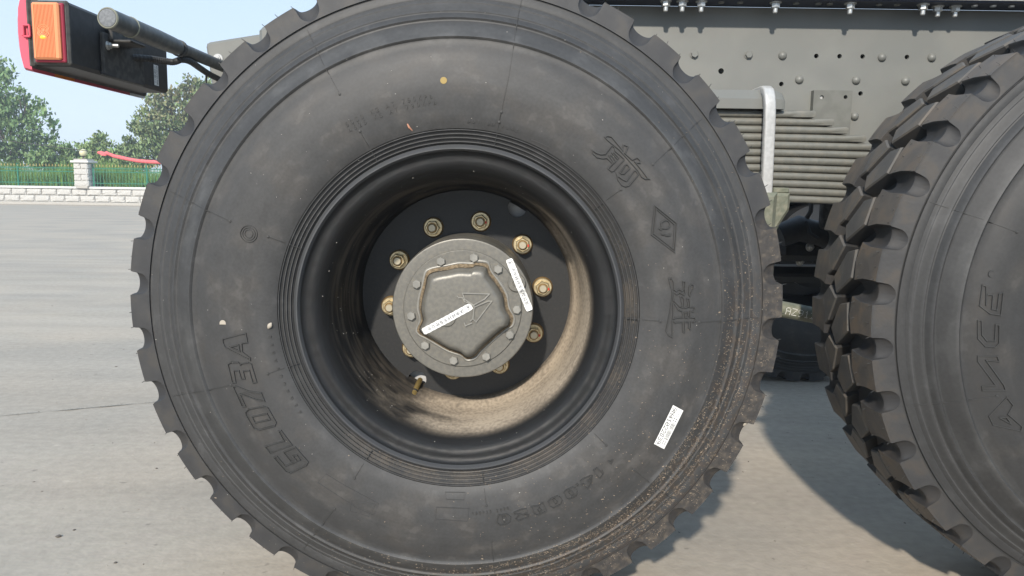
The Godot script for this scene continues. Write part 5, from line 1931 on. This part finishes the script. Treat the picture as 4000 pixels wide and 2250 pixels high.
func cable() -> void:
	var s := Soup.new()
	var pts := [Vector3(-22.0, 2.75, -20), Vector3(-17.5, 2.36, -20), Vector3(-13.853, 2.011, -20), Vector3(-12.55, 1.863, -20), Vector3(-11.30, 1.725, -20), Vector3(-10.70, 1.635, -20), Vector3(-9.9, 1.545, -20), Vector3(-9.0, 1.49, -20), Vector3(-7.0, 1.47, -20), Vector3(-4.2, 1.60, -20)]
	s.tube(pts, 0.011, 6)
	tag(part("cable", s.mesh(60.0), M.wire, self), "thin black cable strung across the yard in front of the wall", "cable")
	s = Soup.new()
	s.tube([Vector3(-11.30, 1.715, -19.985), Vector3(-11.22, 1.71, -19.98), Vector3(-11.12, 1.69, -19.98), Vector3(-11.05, 1.70, -19.98), Vector3(-10.99, 1.685, -19.98)], [0.03, 0.055, 0.045, 0.06, 0.04], 10)
	s.tube([Vector3(-11.22, 1.70, -19.95), Vector3(-11.16, 1.655, -19.94), Vector3(-11.05, 1.64, -19.94)], [0.03, 0.03, 0.012], 8)
	s.tube([Vector3(-10.99, 1.68, -19.985), Vector3(-10.87, 1.63, -19.98), Vector3(-10.70, 1.597, -19.98), Vector3(-10.45, 1.545, -19.98), Vector3(-10.2, 1.505, -19.98), Vector3(-9.9, 1.485, -19.98), Vector3(-9.55, 1.475, -19.98), Vector3(-9.0, 1.45, -19.98), Vector3(-8.4, 1.43, -19.98)], [0.045, 0.050, 0.052, 0.048, 0.050, 0.052, 0.055, 0.05, 0.04], 10)
	tag(part("red_cloth", s.mesh(40.0), M.cloth_red, self), "faded red cloth strip knotted and wrapped along the black cable", "cloth")
	for x: float in [-22.0, -4.2]:
		s = Soup.new()
		var top := 2.8 if x < -10.0 else 1.66
		s.tube([Vector3(0, 0, 0), Vector3(0, top, 0)], 0.04, 10)
		var o := part("cable_post", s.mesh(50.0), M.wire, self, at3(x, 0, -20))
		tag(o, "dark steel post holding the left end of the cable" if x < -10.0 else "dark steel post holding the right end of the cable", "post")


func ground() -> void:
	tag(part("yard", sheet(-60, 60, WALL_Z - 0.2, 20, 0.0, 7.0, 24, 10), M.yard, self), "pale concrete yard with faint wheel marks", "", "", "structure")
	tag(part("field", sheet(-400, 400, -400, WALL_Z - 0.2, -0.01, 7.0), M.field, self), "green field beyond the wall", "", "", "structure")
	# a joint between two pours, rough with crumbs
	var s := Soup.new()
	var a := Vector3(-8.0, 0.004, 1.43)
	var b := Vector3(1.2, 0.004, -2.67)
	var d := (b - a).normalized()
	var side := Vector3(-d.z, 0, d.x)
	var n := 220
	for i in n:
		var p := a.lerp(b, float(i) / n)
		var q := a.lerp(b, float(i + 1) / n)
		var w0 := 0.0035 + 0.0020 * sin(i * 1.9) + 0.0015 * sin(i * 0.7)
		var w1 := 0.0035 + 0.0020 * sin((i + 1) * 1.9) + 0.0015 * sin((i + 1) * 0.7)
		s.quad_toward(p - side * w0, q - side * w1, q + side * w1, p + side * w0, Vector3.UP)
	tag(part("pavement_joint", s.mesh(), M.joint, self), "thin rough joint line crossing the concrete", "", "", "structure")
	var chip := Soup.new()
	chip.box(Vector3.ZERO, Vector3(1.0, 0.5, 0.7), 0.15)
	var where: Array[Transform3D] = []
	var tints := PackedColorArray()
	for i in 1500:
		var p := Vector3(rng.randf_range(-3.6, 2.6), 0.0, rng.randf_range(-4.0, 0.55))
		if i < 260:
			p = a.lerp(b, rng.randf()) + side * rng.randfn() * 0.012
		var size := rng.randf_range(0.0012, 0.0036) * (1.8 if rng.randf() < 0.05 else 1.0)
		p.y = size * 0.2 + (0.004 if i < 260 else 0.0)
		where.append(Transform3D(Basis(Vector3(0, 1, 0), rng.randf() * TAU) * Basis.from_scale(Vector3(size * rng.randf_range(1.0, 2.6), size * 0.8, size)), p))
		var g := rng.randf()
		tints.append(Color(0.09, 0.075, 0.06).lerp(Color(0.45, 0.42, 0.37), g * g))
	tag(scatter("grit", chip.mesh(20.0), M.chip, where, tints, self), "fine grit and crumbs scattered over the concrete", "gravel", "", "stuff")
	var shape := Soup.new()
	var rings := []
	for k in 7:
		var ring := PackedVector3Array()
		var f := sin(PI * (k + 0.35) / 6.7)
		for i in 10:
			var t := TAU * i / 10.0
			ring.append(Vector3((k - 3) * 0.30, (cos(t) * 0.38 + 0.05 * sin(3.0 * t + k)) * f + 0.3, (sin(t) * 0.6 + 0.06 * cos(2.0 * t + k)) * f))
		rings.append(ring)
	shape.loft(rings)
	fix_out(shape, Vector3(0, 0.3, 0))
	var pm := shape.mesh(50.0)
	var stone := mat(lin(0.10, 0.09, 0.08), 0.9)
	var spots := [[-1.017, -0.333, 0.0085, 0.2, "largest dark pebble lying alone on the concrete, lower left"], [-1.000, -0.372, 0.0045, 0.9, "small dark pebble just beyond the largest pebble"], [-0.991, -0.808, 0.0045, 0.1, "small dark pebble farthest up the yard, near the tyre"], [-0.810, -0.204, 0.0050, 0.6, "small dark pebble nearest the tyre's foot"]]
	for q: Array in spots:
		var o := part("pebble", pm, stone, self, Transform3D(Basis(Vector3(0, 1, 0), q[3]).scaled(Vector3.ONE * q[2]), Vector3(q[0], 0.0, q[1])))
		tag(o, q[4], "pebble", "pebbles on the concrete")


func _ready() -> void:
	rng.seed = 20240611
	var cam := Camera3D.new()
	cam.name = "camera"
	cam.fov = 40.84
	cam.near = 0.05
	cam.far = 1500.0
	cam.transform = Transform3D(Basis(Vector3(1, 0, 0), deg_to_rad(-7.26)) * Basis(Vector3(0, 0, 1), deg_to_rad(0.8)), Vector3(0.100, 0.8716, 1.492))
	add_child(cam)
	cam.current = true
	var env := Environment.new()
	env.background_mode = Environment.BG_SKY
	var sky := Sky.new()
	var sm := ProceduralSkyMaterial.new()
	sm.sky_top_color = Color(0.68, 0.78, 0.89)
	sm.sky_horizon_color = Color(0.835, 0.885, 0.925)
	sm.sky_curve = 0.11
	sm.ground_bottom_color = Color(0.55, 0.53, 0.50)
	sm.ground_horizon_color = Color(0.80, 0.82, 0.83)
	sm.sky_energy_multiplier = 1.08
	sky.sky_material = sm
	env.sky = sky
	env.tonemap_mode = Environment.TONE_MAPPER_LINEAR
	env.tonemap_exposure = 1.22
	env.fog_enabled = true
	env.fog_density = 0.003
	env.fog_light_color = Color(0.86, 0.90, 0.95)
	env.sdfgi_enabled = true
	env.ssao_enabled = true
	env.ssil_enabled = true
	var we := WorldEnvironment.new()
	we.name = "world_environment"
	we.environment = env
	add_child(we)
	var sun := DirectionalLight3D.new()
	sun.name = "sun"
	sun.light_energy = 1.38
	sun.light_color = Color(1.0, 0.965, 0.915)
	sun.light_angular_distance = 2.0
	sun.shadow_enabled = true
	sun.transform = Transform3D(Basis.looking_at(Vector3(0.37, -1.0, -1.6)), Vector3(-4, 12, 18))
	add_child(sun)

	make_materials()
	ground()
	boundary_wall()
	gate_pillar()
	fence("picket_fence", "green picket fence with gold spear tips left of the stone pillar", -39.3, -17.60, [-39.2, -37.2, -34.75, -32.3, -29.8, -27.3, -24.9, -22.45, -19.975, -17.64])
	fence("picket_fence", "green picket fence with gold spear tips between the stone pillar and the tyre", -16.95, -5.0, [-16.92, -14.75, -12.4, -10.0, -7.6, -5.1])
	greenery()
	cable()

	var truck := Node3D.new()
	truck.name = "truck"
	add_child(truck)
	tag(truck, "olive grey truck chassis standing on large black off-road tyres", "truck")
	frame_rail(truck)
	leaf_spring(truck)
	var w := make_wheel(truck, Vector3(0, 0.64, 0), true)
	tag(w, "rear wheel with domed grey hub cover and ten gold nuts", "")
	front_wheel_details(w)
	var v := make_wheel(truck, Vector3(1.45, 0.64, 0), false)
	tag(v, "next wheel, half out of the frame, its block tread showing", "")
	part("raised_brand_letters", marking(SECOND_MARK), M.marking, v)
	var rs := Soup.new()
	rs.spin([Vector2(0.0075, -0.001), Vector2(0.0070, 0.0010), Vector2(0.0056, 0.0010), Vector2(0.0050, -0.001)], 16, at3(-0.458, 0.088, side_z(0.466)))
	part("raised_ring", rs.mesh(), M.marking, v)
	axles(truck)
	tail_lamp(truck)
